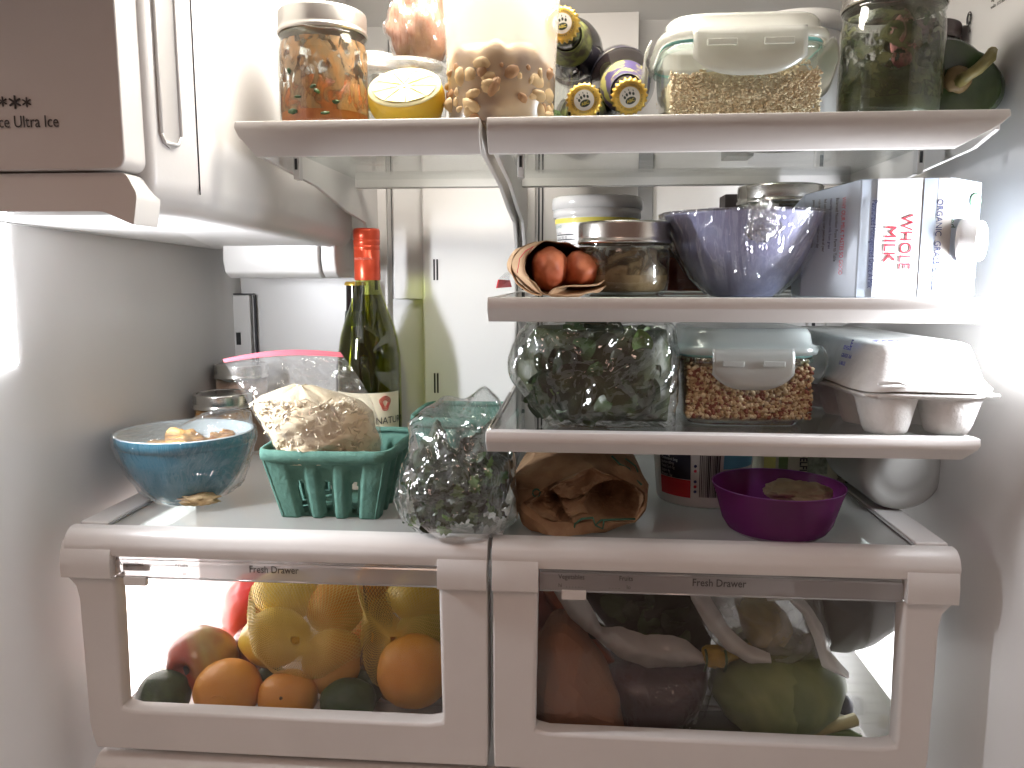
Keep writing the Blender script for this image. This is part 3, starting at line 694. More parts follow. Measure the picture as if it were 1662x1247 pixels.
# beer bottles
bglass = mat('brown_bottle_glass', (.012, .008, .008), .06, coat=.6)
gold = mat('cap_gold', (.66, .42, .07), .3, .6, c2=(.72, .50, .12), scale=90)
capw = mat('cap_white', (.82, .80, .74), .35); pawm = mat('paw_green', (.035, .05, .04), .4)
def beer(label, tipuv, tipY, base, lab=None, rscale=1.0, roll=0):
    tip = at(tipuv[0], tipuv[1], tipY); base = Vector(base); d = tip-base; Ln = d.length
    q = d.normalized().to_track_quat('Z', 'Y')
    q = q @ Matrix.Rotation(roll, 3, 'Z').to_quaternion()
    T = thing('beer_bottle', label, 'bottle', base, 0, 'beer bottles lying on the top shelf', quat=q)
    R = .0305*rscale; c = .0132; s = Ln
    lathe('bottle_glass', [(0, .002), (R*.8, 0), (R, .005), (R, s-.125), (R*.95, s-.110), (R*.72, s-.088), (R*.5, s-.068), (.0135, s-.048), (.0125, s-.018), (.0135, s-.012), (.0125, s-.004)], bglass, T, 48)
    lathe('neck_label', [(R*.70+.0012, s-.086), (R*.5+.0012, s-.068), (.0147, s-.050)], lab or mat('neck_label_paper', (.05, .04, .03), .5, c2=(.20, .22, .06), scale=90), T, 48)
    for zz, rr in ((s-.0865, R*.70+.0016), (s-.0495, .0150)): lathe('label_border', [(rr, zz-.0007), (rr, zz+.0007)], mat('lime_border', (.38, .50, .12), .5), T, 48)
    lathe('body_label', [(R+.0004, .03), (R+.0004, s-.130)], mat('body_label_paper', (.04, .035, .05), .5, c2=(.35, .33, .28), scale=50, lo=.55, hi=.6), T, 48)
    pr = [(c+.0022, s-.0065), (c+.0018, s-.0035), (c+.0008, s-.001), (c*.92, s), (c*.5, s+.0003), (0, s+.0003)]
    def crimp(v, a, j):
        if j < 2: k = 1+.06*math.cos(21*a); v.x *= k; v.y *= k
        return v
    lathe('crown_cap', pr, gold, T, 126, fn=crimp)
    lathe('cap_disc', [(c*.66, s+.0004), (c*.5, s+.0007), (0, s+.0007)], capw, T, 40)
    z = s+.0009
    def pad(x, y, rx, ry): 
        vs = [(x, y, z)]+[(x+rx*math.cos(t*PI/8), y+ry*math.sin(t*PI/8), z) for t in range(16)]
        return vs, [(0, 1+t, 1+(t+1) % 16) for t in range(16)]
    pads = [pad(0, -.0028, .0046, .0030)]+[pad(x, y, .0010, .0014) for x, y in ((-.0040, .0012), (-.0017, .0028), (.0012, .0032), (.0038, .0018))]
    pads += [pad(x, y, .00035, .0008) for x, y in ((-.0052, .0034), (-.0024, .0056), (.0010, .0060), (.0044, .0044))]
    o = joined('paw_print', pads, pawm, T, False)
    text('ABC', .0036, (0, -.0040, z+.0002), mat('cap_letter_gold', (.62, .48, .10), .4), T, (1, 0, 0), (0, 1, 0), name='cap_lettering', align='CENTER', bold=.00008)
    ring = 'ABC AGED BOTTLE CO   ABC AGED BOTTLE CO   '
    ring = 'ALE OF CALIFORNIA  ALWAYS BREWED RIGHT  '
    for k, ch in enumerate(ring[:36]):
        if ch == ' ': continue
        a = PI-2*PI*k/36; X = Vector((math.sin(a), -math.cos(a), 0)); Yd = Vector((math.cos(a), math.sin(a), 0))
        if k % 1 == 0: text(ch, .0022, Yd*(c*.72)+Vector((0, 0, z-.0001)), ink, T, X, Yd, name='cap_lettering', align='CENTER')
    return T
bY = 1.0
beer('low beer bottle with paw cap lying just right of the frosted tub', (948, 163), .715, (at(948, 163, .715).x+.0, .93, Z1+.033), roll=.35)
beer('tilted beer bottle with paw cap and purple neck label, beside the rice container', (1022, 158), .715, (at(1012, 120, .92).x-.005, .90, Z1+.088), mat('purple_neck_label', (.07, .05, .14), .5, c2=(.45, .42, .12), scale=60, lo=.5, hi=.56), 1.05, roll=.35)
beer('upper beer bottle whose paw cap is half hidden behind the frosted tub', (912, 38), .74, (at(930, 90, .93).x+.004, .93, Z1+.112), roll=.2)
T = box('paper_card', at(928, 30, 1.10).x, at(1036, 30, 1.10).x, 1.085, 1.09, Z1+.001, at(930, 28, 1.10).z, mat('white_card', (.80, .78, .76), .6), None, .0005)
tag(T, 'plain white card standing against the back wall behind the beer bottles', 'card')
o = blob('dark_sausage', (at(1060, 451, .78).x, .80, Z1+.013), (.030, .05, .012), mat('dark_skin', (.05, .015, .02), .3), None, .1, seed=9); tag(o, 'dark wine coloured sausage lying under the tilted beer bottle', 'sausage')
# rice box
rice = mat('cooked_rice', (.84, .72, .50), .5, c2=(.78, .64, .42), scale=60, bump=.6, bscale=200)
wl = clear('milky_white_lid', (.95, .95, .93), gl=.05, rough=.2, haze=.80, hazec=(.92, .93, .88))
T = lockbox('glass box of pale rice with a white clip lid on the top shelf', 1062, 1343, .695, Z1, .082, .135, rice, ms(170, .69), mat('aqua_gasket', (.25, .62, .60), .4), wl, .58,
            ([rice, mat('pale_rice', (.86, .76, .54), .5), mat('brown_rice', (.70, .54, .33), .5)], 4600, .0011, (1.7, .9, .9)), dome=.012)
T = thing('round_tub', 'white round lidded tub behind the rice container', 'food container', (at(1272, 451, .93).x, .93, Z1))
lathe('tub_wall', [(0, .001), (.044, .001), (.050, .13)], white2, T); lathe('lid', [(.050, .128), (.0555, .128), (.0555, .140), (.053, .146), (0, .147)], white2, T)
o = blob('small_onion', (at(1333, 451, .76).x, .77, Z1+.010), (.013, .013, .011), mat('onion_skin', (.42, .20, .09), .4, c2=(.5, .28, .13), scale=40, stretch=(1, 1, .2)), None, .06, seed=4); tag(o, 'small brown onion between the rice box and the green jar', 'onion')
# green jar
gm = mat('green_salsa', (.02, .028, .010), .35, c2=(.05, .06, .018), scale=60, bump=.6, bscale=200)
T = jar('preserving jar smeared with dark green herbs, on the right of the top shelf', 1424, .735, Z1, .0415, .118, steel, 'pint', gm, .42, smear('green_smear', (.035, .05, .014), (.10, .10, .04), 60, .48), 'herb_paste', lidh=.020, neck=.95)
blob('pink_radish_slice', (0, -.026, .066), (.011, .006, .022), mat('pink_flesh', (.55, .22, .22), .4, c2=(.5, .3, .25), scale=60), T, .2, seed=8, sub=3)
leaves(T, [(math.cos(a)*.033, math.sin(a)*.033, z) for a, z in [(random.uniform(PI*1.15, PI*1.85), random.uniform(.03, .085)) for _ in range(22)]], 'cut', .009, [leafd, leafdd, leafb], 3)
T = jar('dark red jar hidden behind the green herb jar', 1470, .86, Z1, .036, .118, mat('dark_lid', (.05, .03, .03), .4), 'p', mat('dark_red_jam', (.06, .012, .015), .3), .85)
# dark green pepper
c = at(1545, 135, .745); T = thing('green_pepper', 'dark green pepper with its stem end facing out, right end of the top shelf', 'pepper', (c.x, .775, Z1))
def pepfn(p, d):
    a = math.atan2(d.z, d.x); k = 1+.09*math.cos(3*a+.6)*(1-abs(d.y)*.5); p.x *= k; p.z *= k
    if d.y < -.55: p.y += (-.55-d.y)*.05*(1-0*d.x)
    return p
pepm = mat('pepper_skin', (.018, .034, .010), .25, c2=(.035, .055, .016), scale=25, bump=.1)
blob('pepper_body', (0, 0, .041), (.050, .046, .042), pepm, T, .06, seed=11, sub=5, fn=pepfn)
blob('stem_base', (.006, -.027, .043), (.012, .006, .011), mat('stem_tan', (.14, .09, .03), .6), T, .2, seed=3, sub=3)
tube('stem', [(.006, -.030, .041), (.008, -.039, .043), (.015, -.043, .048), (.024, -.042, .057), (.028, -.038, .064)], [.0060, .0050, .0050, .0055, .0040], mat('stem_green', (.15, .13, .04), .5, c2=(.22, .18, .06), scale=60), T)
T = jar('jar in the far right corner behind the green pepper', 1505, .95, Z1, .034, .125, steel, 'p', mat('brown_fill', (.12, .06, .04), .4), .8)

# ================================================================== MIDDLE SHELF
def tub_round(T, r0, r1, h, m, lidm, lip=.004, lh=.014):
    lathe('tub_wall', [(0, .001), (r0*.96, .001), (r0, .004), (r1, h-lh)], m, T, 64)
    lathe('lid', [(r1*.99, h-lh), (r1+lip, h-lh), (r1+lip, h-.004), (r1+lip-.001, h-.001), (r1+lip-.003, h), (r1-.002, h-.0005), (r1-.004, h-.003), (0, h-.003)], lidm, T, 64)
T = thing('yogurt_tub', 'white round yogurt tub with a nutrition table, behind the paper sausages', 'tub', (at(968, 451, .90).x, .90, Z2))
h = at(968, 322, .90).z-Z2
tub_round(T, .040, .0465, h, white2, white2, .0032, .013)
lathe('tub_step', [(.0468, h-.022), (.0482, h-.022), (.0482, h-.0135), (.0468, h-.0132)], white2, T, 64)
lathe('yellow_band', [(.0462, h-.0285), (.04645, h-.0235)], mat('yellow_print', (.78, .68, .12), .5), T, 64)
# printed table bent round the tub
def bent(T, s, size, a0, z, rad, m, slope=0, name='label_print', sx=.9):
    t = text(s, size, (0, 0, 0), m, T, (1, 0, 0), (0, 0, 1), name=name, sx=sx)
    for v in t.data.vertices:
        zz = v.co.z; rr = rad+slope*zz+abs(v.co.y)*0+.0002; a = a0+v.co.x/rad; v.co = Vector((rr*math.cos(a), rr*math.sin(a), z+zz))
    return t
def bstrip(name, T, a0, a1, z0, z1, r0, r1, m, n=12):
    vs = []; 
    for i in range(n+1):
        a = a0+(a1-a0)*i/n; vs += [(r0*math.cos(a), r0*math.sin(a), z0), (r1*math.cos(a), r1*math.sin(a), z1)]
    return mesh(name, vs, [(2*i, 2*i+2, 2*i+3, 2*i+1) for i in range(n)], m, T, True)
aL = math.radians(195)
bent(T, 'ICELAND', .0042, aL, h-.0335, .0466, mat('teal_print', (.05, .25, .25), .5))
for k, s in enumerate(('Nutrition', 'Calories 100  0%', 'Total Fat 0g 0%', 'Cholest 10mg 3%', 'Sodium 65mg 3%', 'Total Carb 7g', 'Protein 17g', 'Calcium 20%')):
    z = h-.040-k*.0052; rr = .0402+.0065*(z/(h-.013)); bent(T, s, .0040, aL, z, rr+.0003, inkb, sx=.8)
    bstrip('table_rule', T, aL, aL+.75, z-.0014, z-.0008 if k not in (0, 1, 6) else z-.0003, rr+.0004, rr+.0005, inkb)
# half-pint jar
brn = mat('brown_stew', (.16, .10, .04), .4, c2=(.26, .18, .09), scale=60, bump=.6, bscale=160)
T = jar('low preserving jar of brown stew between the sausages and the wrapped bowl', 1012, .765, Z2, .0425, at(1012, 362, .765).z-Z2, steel, 'half', brn, .52, smear('brown_smear', (.22, .17, .09), (.12, .08, .04), 40, .52), lidh=.020, neck=.96)
T = jar('jar of red sauce tucked behind the wrapped bowl and the brown stew jar', 1105, .84, Z2, .036, .06, steel, 'p', mat('red_sauce', (.16, .02, .012), .35, c2=(.24, .05, .02), scale=50), .8)
# wrapped bowl
T = thing('mixing_bowl', 'periwinkle blue bowl tightly wrapped in shiny cling film', 'bowl', (at(1205, 451, .77).x, .772, Z2))
hB = at(1205, 350, .77).z-Z2; per = mat('periwinkle_glaze', (.32, .34, .55), .3, c2=(.35, .37, .59), scale=8, coat=.3)
bp = [(0, .002), (.028, .0005), (.031, .003), (.044, .016), (.057, .036), (.066, .058), (.0725, hB-.002), (.0735, hB), (.0705, hB), (.064, .058), (.05, .03), (.03, .010), (0, .007)]
lathe('bowl_body', bp, per, T, 72)
def crk(amp, f=60, sd=0, up=0):
    def fn(v, a, j):
        n_ = Vector((v.x, v.y, 0)); n_ = n_.normalized() if n_.length > 1e-4 else Vector((0, 0, 1))
        k = amp*(ridge(v, f, sd)*.6+.4*ridge(v, f*2.3, sd+2)); v += n_*(k+amp*.6); v.z += up*abs(noise.noise(v*80)); return v
    return fn
def dense(prof, k):
    o = []
    for a, b in zip(prof[:-1], prof[1:]):
        for i in range(k): o.append((a[0]+(b[0]-a[0])*i/k, a[1]+(b[1]-a[1])*i/k))
    return o+[prof[-1]]
lathe('film', dense([(.031, .002), (.034, .005), (.047, .016), (.060, .036), (.069, .058), (.0752, hB-.002), (.0755, hB+.0015), (.06, hB+.001), (.03, hB+.0005), (.0001, hB)], 5), wrap, T, 110, fn=crk(.0022, 50, 1, .001))
tw = [(random.uniform(-.02, .012), -.072+random.uniform(-.004, .004), hB-random.uniform(0, .03)) for _ in range(6)]
blob('film_knot', (.000, -.071, hB-.008), (.012, .007, .016), clear('bunched_film', (.97, .97, .97), gl=.12, fres=2.5, rough=.1, crinkle=1, cscale=160, haze=.12), T, .9, seed=6, sub=4)
T = jar('jar with silver lid standing behind the wrapped bowl', 1260, .93, Z2, .0455, at(1260, 303, .93).z-Z2, steel, 'p', mat('dark_preserve', (.05, .04, .035), .4), .8, lidh=.020, neck=.96)
o = box('dark_carton', at(1172, 330, 1.02).x, at(1215, 330, 1.02).x, 1.0, 1.04, Z2+.0005, at(1172, 318, 1.02).z, mat('dark_card', (.04, .03, .03), .6), None, .001); tag(o, 'small dark carton peeking out behind the jar and wrapped bowl', 'carton')
# wrapped sausages in butcher paper
T = thing('paper_wrap', 'open tan butcher paper cone with a red pen line, around two sausages', 'paper', at(905, 483, .71)); T.location.z = Z2; O = Vector(T.location)
mouth = [(848, 425, .715), (860, 404, .73), (880, 393, .74), (905, 391, .75), (928, 397, .76), (940, 402, .76), (960, 402, .765), (985, 412, .76), (999, 432, .755), (1000, 448, .75), (990, 463, .735), (972, 474, .72), (945, 481, .705), (915, 482, .70), (886, 481, .70), (868, 462, .70), (852, 448, .705)]
m0 = pring(mouth, n=64, sm=2); cc = centre(m0)
back = at(858, 432, .80)
rings = []
for t, sc2 in ((0, 1.0), (.08, 1.03), (.3, .97), (.6, .82), (.85, .6), (1, .3)):
    c2 = cc.lerp(back+Vector((-.004, .03, 0)), t); rg = [c2+(p-cc)*sc2+Vector((0, 0, 0)) for p in m0]
    rings.append([Vector((p.x+.0016*fbm(p, 40, 2, 3), p.y, max(p.z, Z2+.0006)+.0014*fbm(p, 60, 2))) for p in rg])
rings[0] = [Vector((p.x, p.y-.001, p.z+.0012*math.sin(i*.9))) for i, p in enumerate(rings[0])]
o = loft('outer_paper', [[p-O for p in r_] for r_ in rings], tanp, T, False, True); solid(o, .0008)
fl = pring([(886, 481, .699), (895, 468, .70), (920, 464, .705), (950, 464, .71), (972, 462, .72), (986, 450, .735), (990, 440, .74), (997, 446, .75), (990, 462, .735), (970, 473, .718), (940, 480, .703), (910, 483, .698)], n=40, sm=1)
fc = centre(fl); o = loft('folded_flap', [[p-O for p in fl], [fc+(p-fc)*.9+Vector((0, .010, .0006))-O for p in fl], [fc+(p-fc)*.6+Vector((0, .022, .001))-O for p in fl]], tanp, T, False, False); solid(o, .0009)
flp = [at(845, 400, .742), at(838, 425, .722), at(850, 470, .701), at(884, 482, .6985), at(870, 462, .699), at(857, 440, .704), at(856, 420, .713), at(866, 402, .728)]
tube('red_pen_line', [at(840, 443, .7065)-O+Vector((0, -.004, 0)), at(844, 420, .712)-O+Vector((0, -.004, 0)), at(853, 408, .722)-O+Vector((0, -.004, 0)), at(866, 401, .734)-O+Vector((0, -.004, 0))], .0004, inkr, T, 5)
side = pring([(828, 440, .735), (832, 415, .75), (850, 398, .76), (872, 391, .765), (866, 401, .735), (852, 418, .715), (850, 440, .703), (866, 464, .699), (884, 482, .698), (860, 478, .705), (838, 462, .718)], n=48, sm=1)
scn = centre(side); o = loft('side_fold', [[p-O for p in side], [scn+(p-scn)*.96+Vector((0, .015, 0))-O for p in side]], tanp, T, False, False); solid(o, .0008)
sausm = mat('red_sausage', (.40, .085, .03), .6, c2=(.55, .17, .07), scale=45, bump=.4, bscale=200, lo=.35, hi=.7)
for i, (u, v, ru, rv, yy, lb) in enumerate(((891, 437, 31, 37, .727, 'left red sausage end inside the butcher paper'), (944, 440, 36, 34, .740, 'right red sausage end inside the butcher paper'))):
    c = at(u, v, yy)
    o = blob('sausage', (0, 0, 0), (ms(ru, yy), .040, ms(rv, yy)), sausm, None, .10, seed=12+i, sub=4); o.location = (c.x, c.y+.022, c.z); tag(o, lb, 'sausage', 'sausages in paper')
# red plastic tab
T = thing('zip_bag', 'clear zip bag corner with red seal at the left end of the middle shelf', 'bag', at(818, 462, .80))
z0 = at(815, 466, .80).z-T.location.z
mesh('red_seal', [at(805, 468, .79)-Vector(T.location), at(829, 466, .83)-Vector(T.location), at(826, 455, .83)-Vector(T.location), at(808, 454, .79)-Vector(T.location)], [(0, 1, 2, 3)], mat('red_zip', (.75, .04, .06), .4), T, False); solid(T.children[0], .0012)
mesh('bag_corner', [at(808, 454, .79)-Vector(T.location), at(826, 455, .83)-Vector(T.location), at(830, 440, .83)-Vector(T.location), at(819, 443, .81)-Vector(T.location)], [(0, 1, 2, 3)], bagf, T, False)

# milk carton
T = thing('milk_carton', 'pale blue whole milk carton lying on its side with a white cap', 'carton', at(1480, 487, .72)); T.location.z = Z2+.0006; O = Vector(T.location)
zt = at(1480, 293, .72).z; z0 = Z2+.0006
sky_ = bpy.data.materials.new('carton_print'); sky_.use_nodes = True; nt = sky_.node_tree; b = nt.nodes['Principled BSDF']; b.inputs['Roughness'].default_value = .35
co = coords(nt); sep = _n(nt, 'ShaderNodeSeparateXYZ'); nt.links.new(co, sep.inputs[0])
rp = _n(nt, 'ShaderNodeValToRGB'); mr = _n(nt, 'ShaderNodeMapRange'); mr.inputs['From Min'].default_value = -.13; mr.inputs['From Max'].default_value = .08
nt.links.new(sep.outputs[0], mr.inputs[0]); nz = _n(nt, 'ShaderNodeTexNoise', Scale=22, Detail=5); nt.links.new(co, nz.inputs[0])
mm = _n(nt, 'ShaderNodeMath', operation='MULTIPLY_ADD'); mm.inputs[1].default_value = .30; nt.links.new(nz.outputs[0], mm.inputs[0]); nt.links.new(mr.outputs[0], mm.inputs[2])
el = rp.color_ramp.elements
for p_, c_ in ((.30, (.64, .71, .80)), (.52, (.60, .70, .82)), (.62, (.66, .74, .82)), (.74, (.80, .83, .86)), (.92, (.80, .84, .88))):
    e = el.new(p_); e.color = rgba(c_)
el[0].color = rgba((.42, .54, .66)); el[-1].color = rgba((.62, .72, .82)); nt.links.new(mm.outputs[0], rp.inputs[0]); nt.links.new(rp.outputs[0], b.inputs['Base Color'])
cardw = mat('carton_white', (.80, .80, .80), .4); cardb = mat('carton_beige', (.56, .53, .50), .45); cardg = mat('carton_blue_grey', (.42, .48, .57), .45)
Ym = .705
A = at(1398, 297, Ym); B_ = at(1541, 292, Ym); Cc = at(1306, 315, .752)
def V(x, y, z): return Vector((x, y, z))-O
xL, xM, xR = Cc.x, A.x, B_.x
zL = at(1312, 316, .752).z
vs = [V(xL, .752, z0), V(xM, Ym, z0), V(xR, Ym-.001, z0), V(xR, .80, z0), V(xL+.02, .86, z0), V(xL, .752, zL), V(xM, Ym, zt), V(xR, Ym-.001, zt+.001), V(xR, .80, zt), V(xL+.02, .86, zL)]
o = mesh('carton_body', vs, [(0, 1, 6, 5), (1, 2, 7, 6), (2, 3, 8, 7), (3, 4, 9, 8), (4, 0, 5, 9), (5, 6, 7, 8, 9), (0, 4, 3, 2, 1)], sky_, T, False); bev(o, .0012, 2)
# gable end
xg = at(1594, 300, .72).x; zm = (z0+zt)/2
vs = [V(xR+.0003, Ym-.001, z0), V(xR+.0003, Ym-.001, zt+.001), V(xR+.0003, .80, zt), V(xR+.0003, .80, z0), V(xg, .720, z0+.002), V(xg, .720, zt-.002), V(xg, .735, zt-.002), V(xg, .735, z0+.002)]
o = mesh('gable_end', vs, [(0, 4, 5, 1), (1, 5, 6, 2), (2, 6, 7, 3), (3, 7, 4, 0), (4, 7, 6, 5), (0, 1, 2, 3)], mat('gable_print', (.62, .72, .84), .4, c2=(.74, .80, .86), scale=20), T, False); bev(o, .001, 2)
def fquad(name, u0, u1, yoff, m, v0=294, v1=486):
    a_, c_ = at(u0, 400, Ym), at(u1, 400, Ym); y = Ym-.0012-yoff
    return mesh(name, [V(a_.x, y, z0+.0008), V(c_.x, y, z0+.0008), V(c_.x, y, zt-.0002), V(a_.x, y, zt-.0002)], [(0, 1, 2, 3)], m, T, False)
fquad('white_panel', 1418, 1490, .0002, cardw); fquad('grey_band', 1493, 1515, .0003, cardg); fquad('beige_band', 1515.5, 1540, .0004, cardb)
xd, yd = (0, 0, -1), (1, 0, 0)
def mt(s, u, v, size, m, y=Ym-.0018, align='LEFT', sx=1, xd_=xd, yd_=yd):
    p = at(u, v, y); return text(s, size, p-O, m, T, xd_, yd_, name='carton_lettering', align=align, sx=sx)
mt('WHOLE', 1464, 348, .0135, inkr, sx=.95); mt('MILK', 1437, 366, .0135, inkr, sx=1.05); mt('Pasteurized Homogenized Grade A Milk', 1416, 325, .0062, inkn, sx=.72)
mt('ORGANIC  GRASS-BASED', 1522, 323, .0072, inkn, sx=.93)
# left sloping face text
dl = Vector((xM-xL, Ym-.752, 0)).normalized()
for k, (s, sz, m) in enumerate((('WHY OUR MILK TASTES SO GOOD', .0052, inkr), ('Balanced Nutrition From Farm to Table', .0042, inkb), ('naturally nutritious milk from grass', .0038, inkn), ('fed cows grazing open pastures all year', .0036, ink), ('rich in omega and calcium every day', .0036, ink), ('pasture raised on small family farms', .0036, ink))):
    t_ = .72-.105*k; p = Vector((xL, .752, 0)).lerp(Vector((xM, Ym, 0)), t_)+Vector((-.002, -.0022, 0)); p.z = zL-.006
    text(s, sz, p-O, m, T, (0, 0, -1), dl, name='carton_lettering', sx=.80)
gd = Vector((xg-xR, .720-Ym, 0)).normalized(); gnrm = Vector((gd.y, -gd.x, 0))
def gp(t, z): return Vector((xR, Ym-.001, z)).lerp(Vector((xg, .720, z)), t)+gnrm*.0012-O
text('Grass Fed', .0095, gp(.05, zt-.010), mat('green_ink', (.03, .10, .05), .5), T, (0, 0, -1), gd, name='carton_lettering', sx=.8)
text('ORGANIC', .0035, gp(.45, zt-.012), mat('green_ink2', (.05, .25, .12), .5), T, (0, 0, -1), gd, name='carton_lettering')
text('4 1/24', .0085, gp(.10, z0+.026), inkr, T, (0, 0, -1), gd, name='carton_lettering', sx=.7)
for k, s in enumerate(('KEEP COLD', 'ULTRA PURE', 'REFRIGERATE')): text(s, .0036, gp(.88-.16*k, z0+.030), inkn, T, (0, 0, -1), gd, name='carton_lettering', sx=.8)
e = gp(.80, zt-.018)
for rr, m, k in ((.0062, mat('seal_green', (.05, .12, .07), .5), .0002), (.0050, cardw, .0005), (.0040, mat('seal_mid', (.20, .28, .24), .5), .0008)):
    vs = [e+gnrm*k]+[e+gnrm*k+gd*(rr*math.cos(t*PI/10))+Vector((0, 0, rr*1.05*math.sin(t*PI/10))) for t in range(20)]
    mesh('seal_emblem', vs, [(0, 1+t, 1+(t+1) % 20) for t in range(20)], m, T, False)
text('USDA', .0026, e+gnrm*.0011+Vector((0, 0, .0034))-gd*.0008, cardw, T, (0, 0, -1), gd, name='seal_lettering')
cq = (gnrm+gd*.5).normalized().to_track_quat('Z', 'Y'); cpos = gp(.45, (z0+zt)/2-.002)
o = lathe('screw_cap', [(.0185, 0), (.0185, .003), (.0168, .004), (.0168, .014), (.0155, .016), (0, .0165)], mat('cap_plastic', (.82, .82, .82), .3), T, 90, knurl=(2, 3, .0006)); o.rotation_mode = 'QUATERNION'; o.rotation_quaternion = cq; o.location = cpos

# ================================================================== LOWER SHELF
# greens bag
T = thing('greens_bag', 'clear bag of dark salad greens at the left of the lower shelf', 'bag', at(965, 698, .80)); T.location.z = Z3+.0008; O = Vector(T.location)
gb_ = [(826, 590), (838, 548), (860, 521), (905, 512), (1000, 510), (1075, 512), (1098, 530), (1103, 600), (1097, 660), (1094, 699), (1040, 699), (960, 699), (892, 699), (880, 676), (848, 640), (828, 612)]
G0 = pring(gb_, .725, 110, 1); gc = centre(G0)
def baglayers(R0, c, steps, noise_amp, floorz, ceilz=None, f=38, sd=0):
    out = []
    for s_, dy in steps:
        rg = []
        for p in R0:
            q = Vector((c.x+(p.x-c.x)*s_, p.y+dy, c.z+(p.z-c.z)*s_))
            k = noise_amp*(ridge(q, f, sd)*.7+.5*ridge(q, f*2.1, sd+4))
            dr = Vector((p.x-c.x, 0, p.z-c.z)).normalized(); q += dr*k*.6+Vector((0, -1, 0))*k*(1.3-s_)*1.2
            q.z = max(q.z, floorz+.0006+.0015*abs(noise.noise(q*90)))
            if ceilz is not None: q.z = min(q.z, ceilz)
            rg.append(q-O)
        out.append(rg)
    return out
st = [(.03, -.034), (.12, -.034), (.22, -.033), (.32, -.032), (.42, -.031), (.52, -.029), (.62, -.027), (.72, -.024), (.8, -.020), (.88, -.014), (.94, -.008), (.98, 0), (1, .012), (.99, .03), (.96, .055), (.90, .085), (.8, .11), (.6, .125), (.3, .13)]
loft('film', baglayers(G0, gc, st, .0045, Z3, Z2-.0225, 30, 1), clear('salad_film', (.95, .96, .95), gl=.03, fres=1.4, rough=.05, crinkle=1.0, cscale=19, haze=.02, hazec=(.5, .52, .48), hazevar=14, bd=.009), T, True, True)
core = baglayers(G0, gc, [(.1, -.018), (.4, -.016), (.7, -.010), (.84, 0), (.88, .02), (.85, .06), (.7, .10), (.3, .11)], .008, Z3+.004, Z2-.028, 24, 7)
loft('packed_leaves', core, mat('packed_greens', (.010, .017, .008), .5, c2=(.045, .06, .022), scale=38, bump=.9, bscale=90), T)
rnd = random.Random(4); spots = []
while len(spots) < 150:
    u, v = rnd.uniform(840, 1092), rnd.uniform(522, 694); p = at(u, v, .714+rnd.uniform(-.006, .02))
    if ((u-968)/90)**4+((v-605)/58)**4 < 1 and p.z > Z3+.012: spots.append(p-O)
leaves(T, spots[:120], 'round', .024, [leafd, leafd, leafdd, leafdd, leafm], 5); leaves(T, [s_ for s_ in spots[120:]], 'cut', .022, [leafm, leafdd, leafd], 8)
leaves(T, [at(1072+rnd.uniform(-10, 8), rnd.uniform(560, 675), .722)-O for _ in range(10)], 'round', .016, [leafl, leafm], 9)
# quinoa box
qd = mat('quinoa_mix', (.16, .06, .035), .5, c2=(.34, .22, .10), scale=150, bump=.8, bscale=300)
ql = clear('milky_lid_grey', (.88, .93, .92), gl=.05, rough=.2, haze=.62, hazec=(.74, .80, .79))
T = lockbox('glass box of brown and red quinoa with a clear clip lid, on the lower shelf', 1105, 1350, .722, Z3, .0785, .135, qd, ms(128, .72), mat('pale_aqua_gasket', (.35, .66, .66), .4), ql, .80,
            ([mat('tan_quinoa', (.48, .34, .18), .5), mat('red_quinoa', (.20, .06, .035), .5), mat('pale_quinoa', (.62, .50, .32), .5), mat('brown_quinoa', (.30, .19, .09), .5)], 4200, .0021, (1, 1, .8)), cliptint=clear('clip_plastic', (.93, .95, .95), gl=.05, rough=.2, haze=.5, hazec=(.78, .80, .78)), dome=.014)
# egg carton
T = thing('egg_carton', 'white pulp egg carton seen end on, at the right of the lower shelf', 'egg carton', ((at(1400, 700, .685).x+at(1620, 700, .685).x)/2+.001, .685, Z3+.0006), math.radians(3))
pulpm = mat('white_pulp', (.72, .71, .69), .85, c2=(.66, .65, .63), scale=90, bump=.5, bscale=350)
W, Ld, zf_ = .116, .30, .036
def cup(x, y):
    v = 0
    for ix in (-1, 1):
        for iy in range(6):
            cx, cy = ix*.0275, .028+iy*.0475; d = math.hypot((x-cx)/.026, (y-cy)/.0255); v = max(v, 1 if d < .62 else max(0, 1-(d-.62)/.46))
    t = min(1, max(0, v)); return t*t*(3-2*t)
vs, fs = [], []; NX, NY = 56, 120
for j in range(NY+1):
    for i in range(NX+1):
        x = -W/2+.002+(W-.004)*i/NX; y = .002+(Ld-.004)*j/NY
        ex = min(1, min(W/2-abs(x), y, Ld-y)/.006); z = zf_-(zf_-.0008)*cup(x, y)*min(1, max(0, ex))
        z = min(z, zf_-.001 if ex > .5 else zf_); z += .0006*fbm((x, y, 0), 90, 2); k = (zf_-z)/zf_
        vs.append((x*(1-.04*k)+0, y, max(z, .0006)))
for j in range(NY):
    for i in range(NX): fs.append((j*(NX+1)+i, j*(NX+1)+i+1, (j+1)*(NX+1)+i+1, (j+1)*(NX+1)+i))
solid(mesh('egg_cups', vs, fs, pulpm, T, True), .0018, 0)
def er(wx, ly, z, p=7, wob=0): return [Vector((v.x, v.y, v.z+wob*math.sin(v.x*150+v.y*60))) for v in sring(wx/2, ly/2, z, 96, p, 0, Ld/2)]
solid(loft('base_rim', [er(W-.001, Ld-.001, zf_-.003, wob=.0005), er(W+.001, Ld+.001, zf_-.001, wob=.0006), er(W+.003, Ld+.003, zf_+.0005, wob=.0006), er(W-.004, Ld-.004, zf_+.001, wob=.0006)], pulpm, T, False, False), .0012, 0)
H2 = at(1500, 562, .69).z-Z3
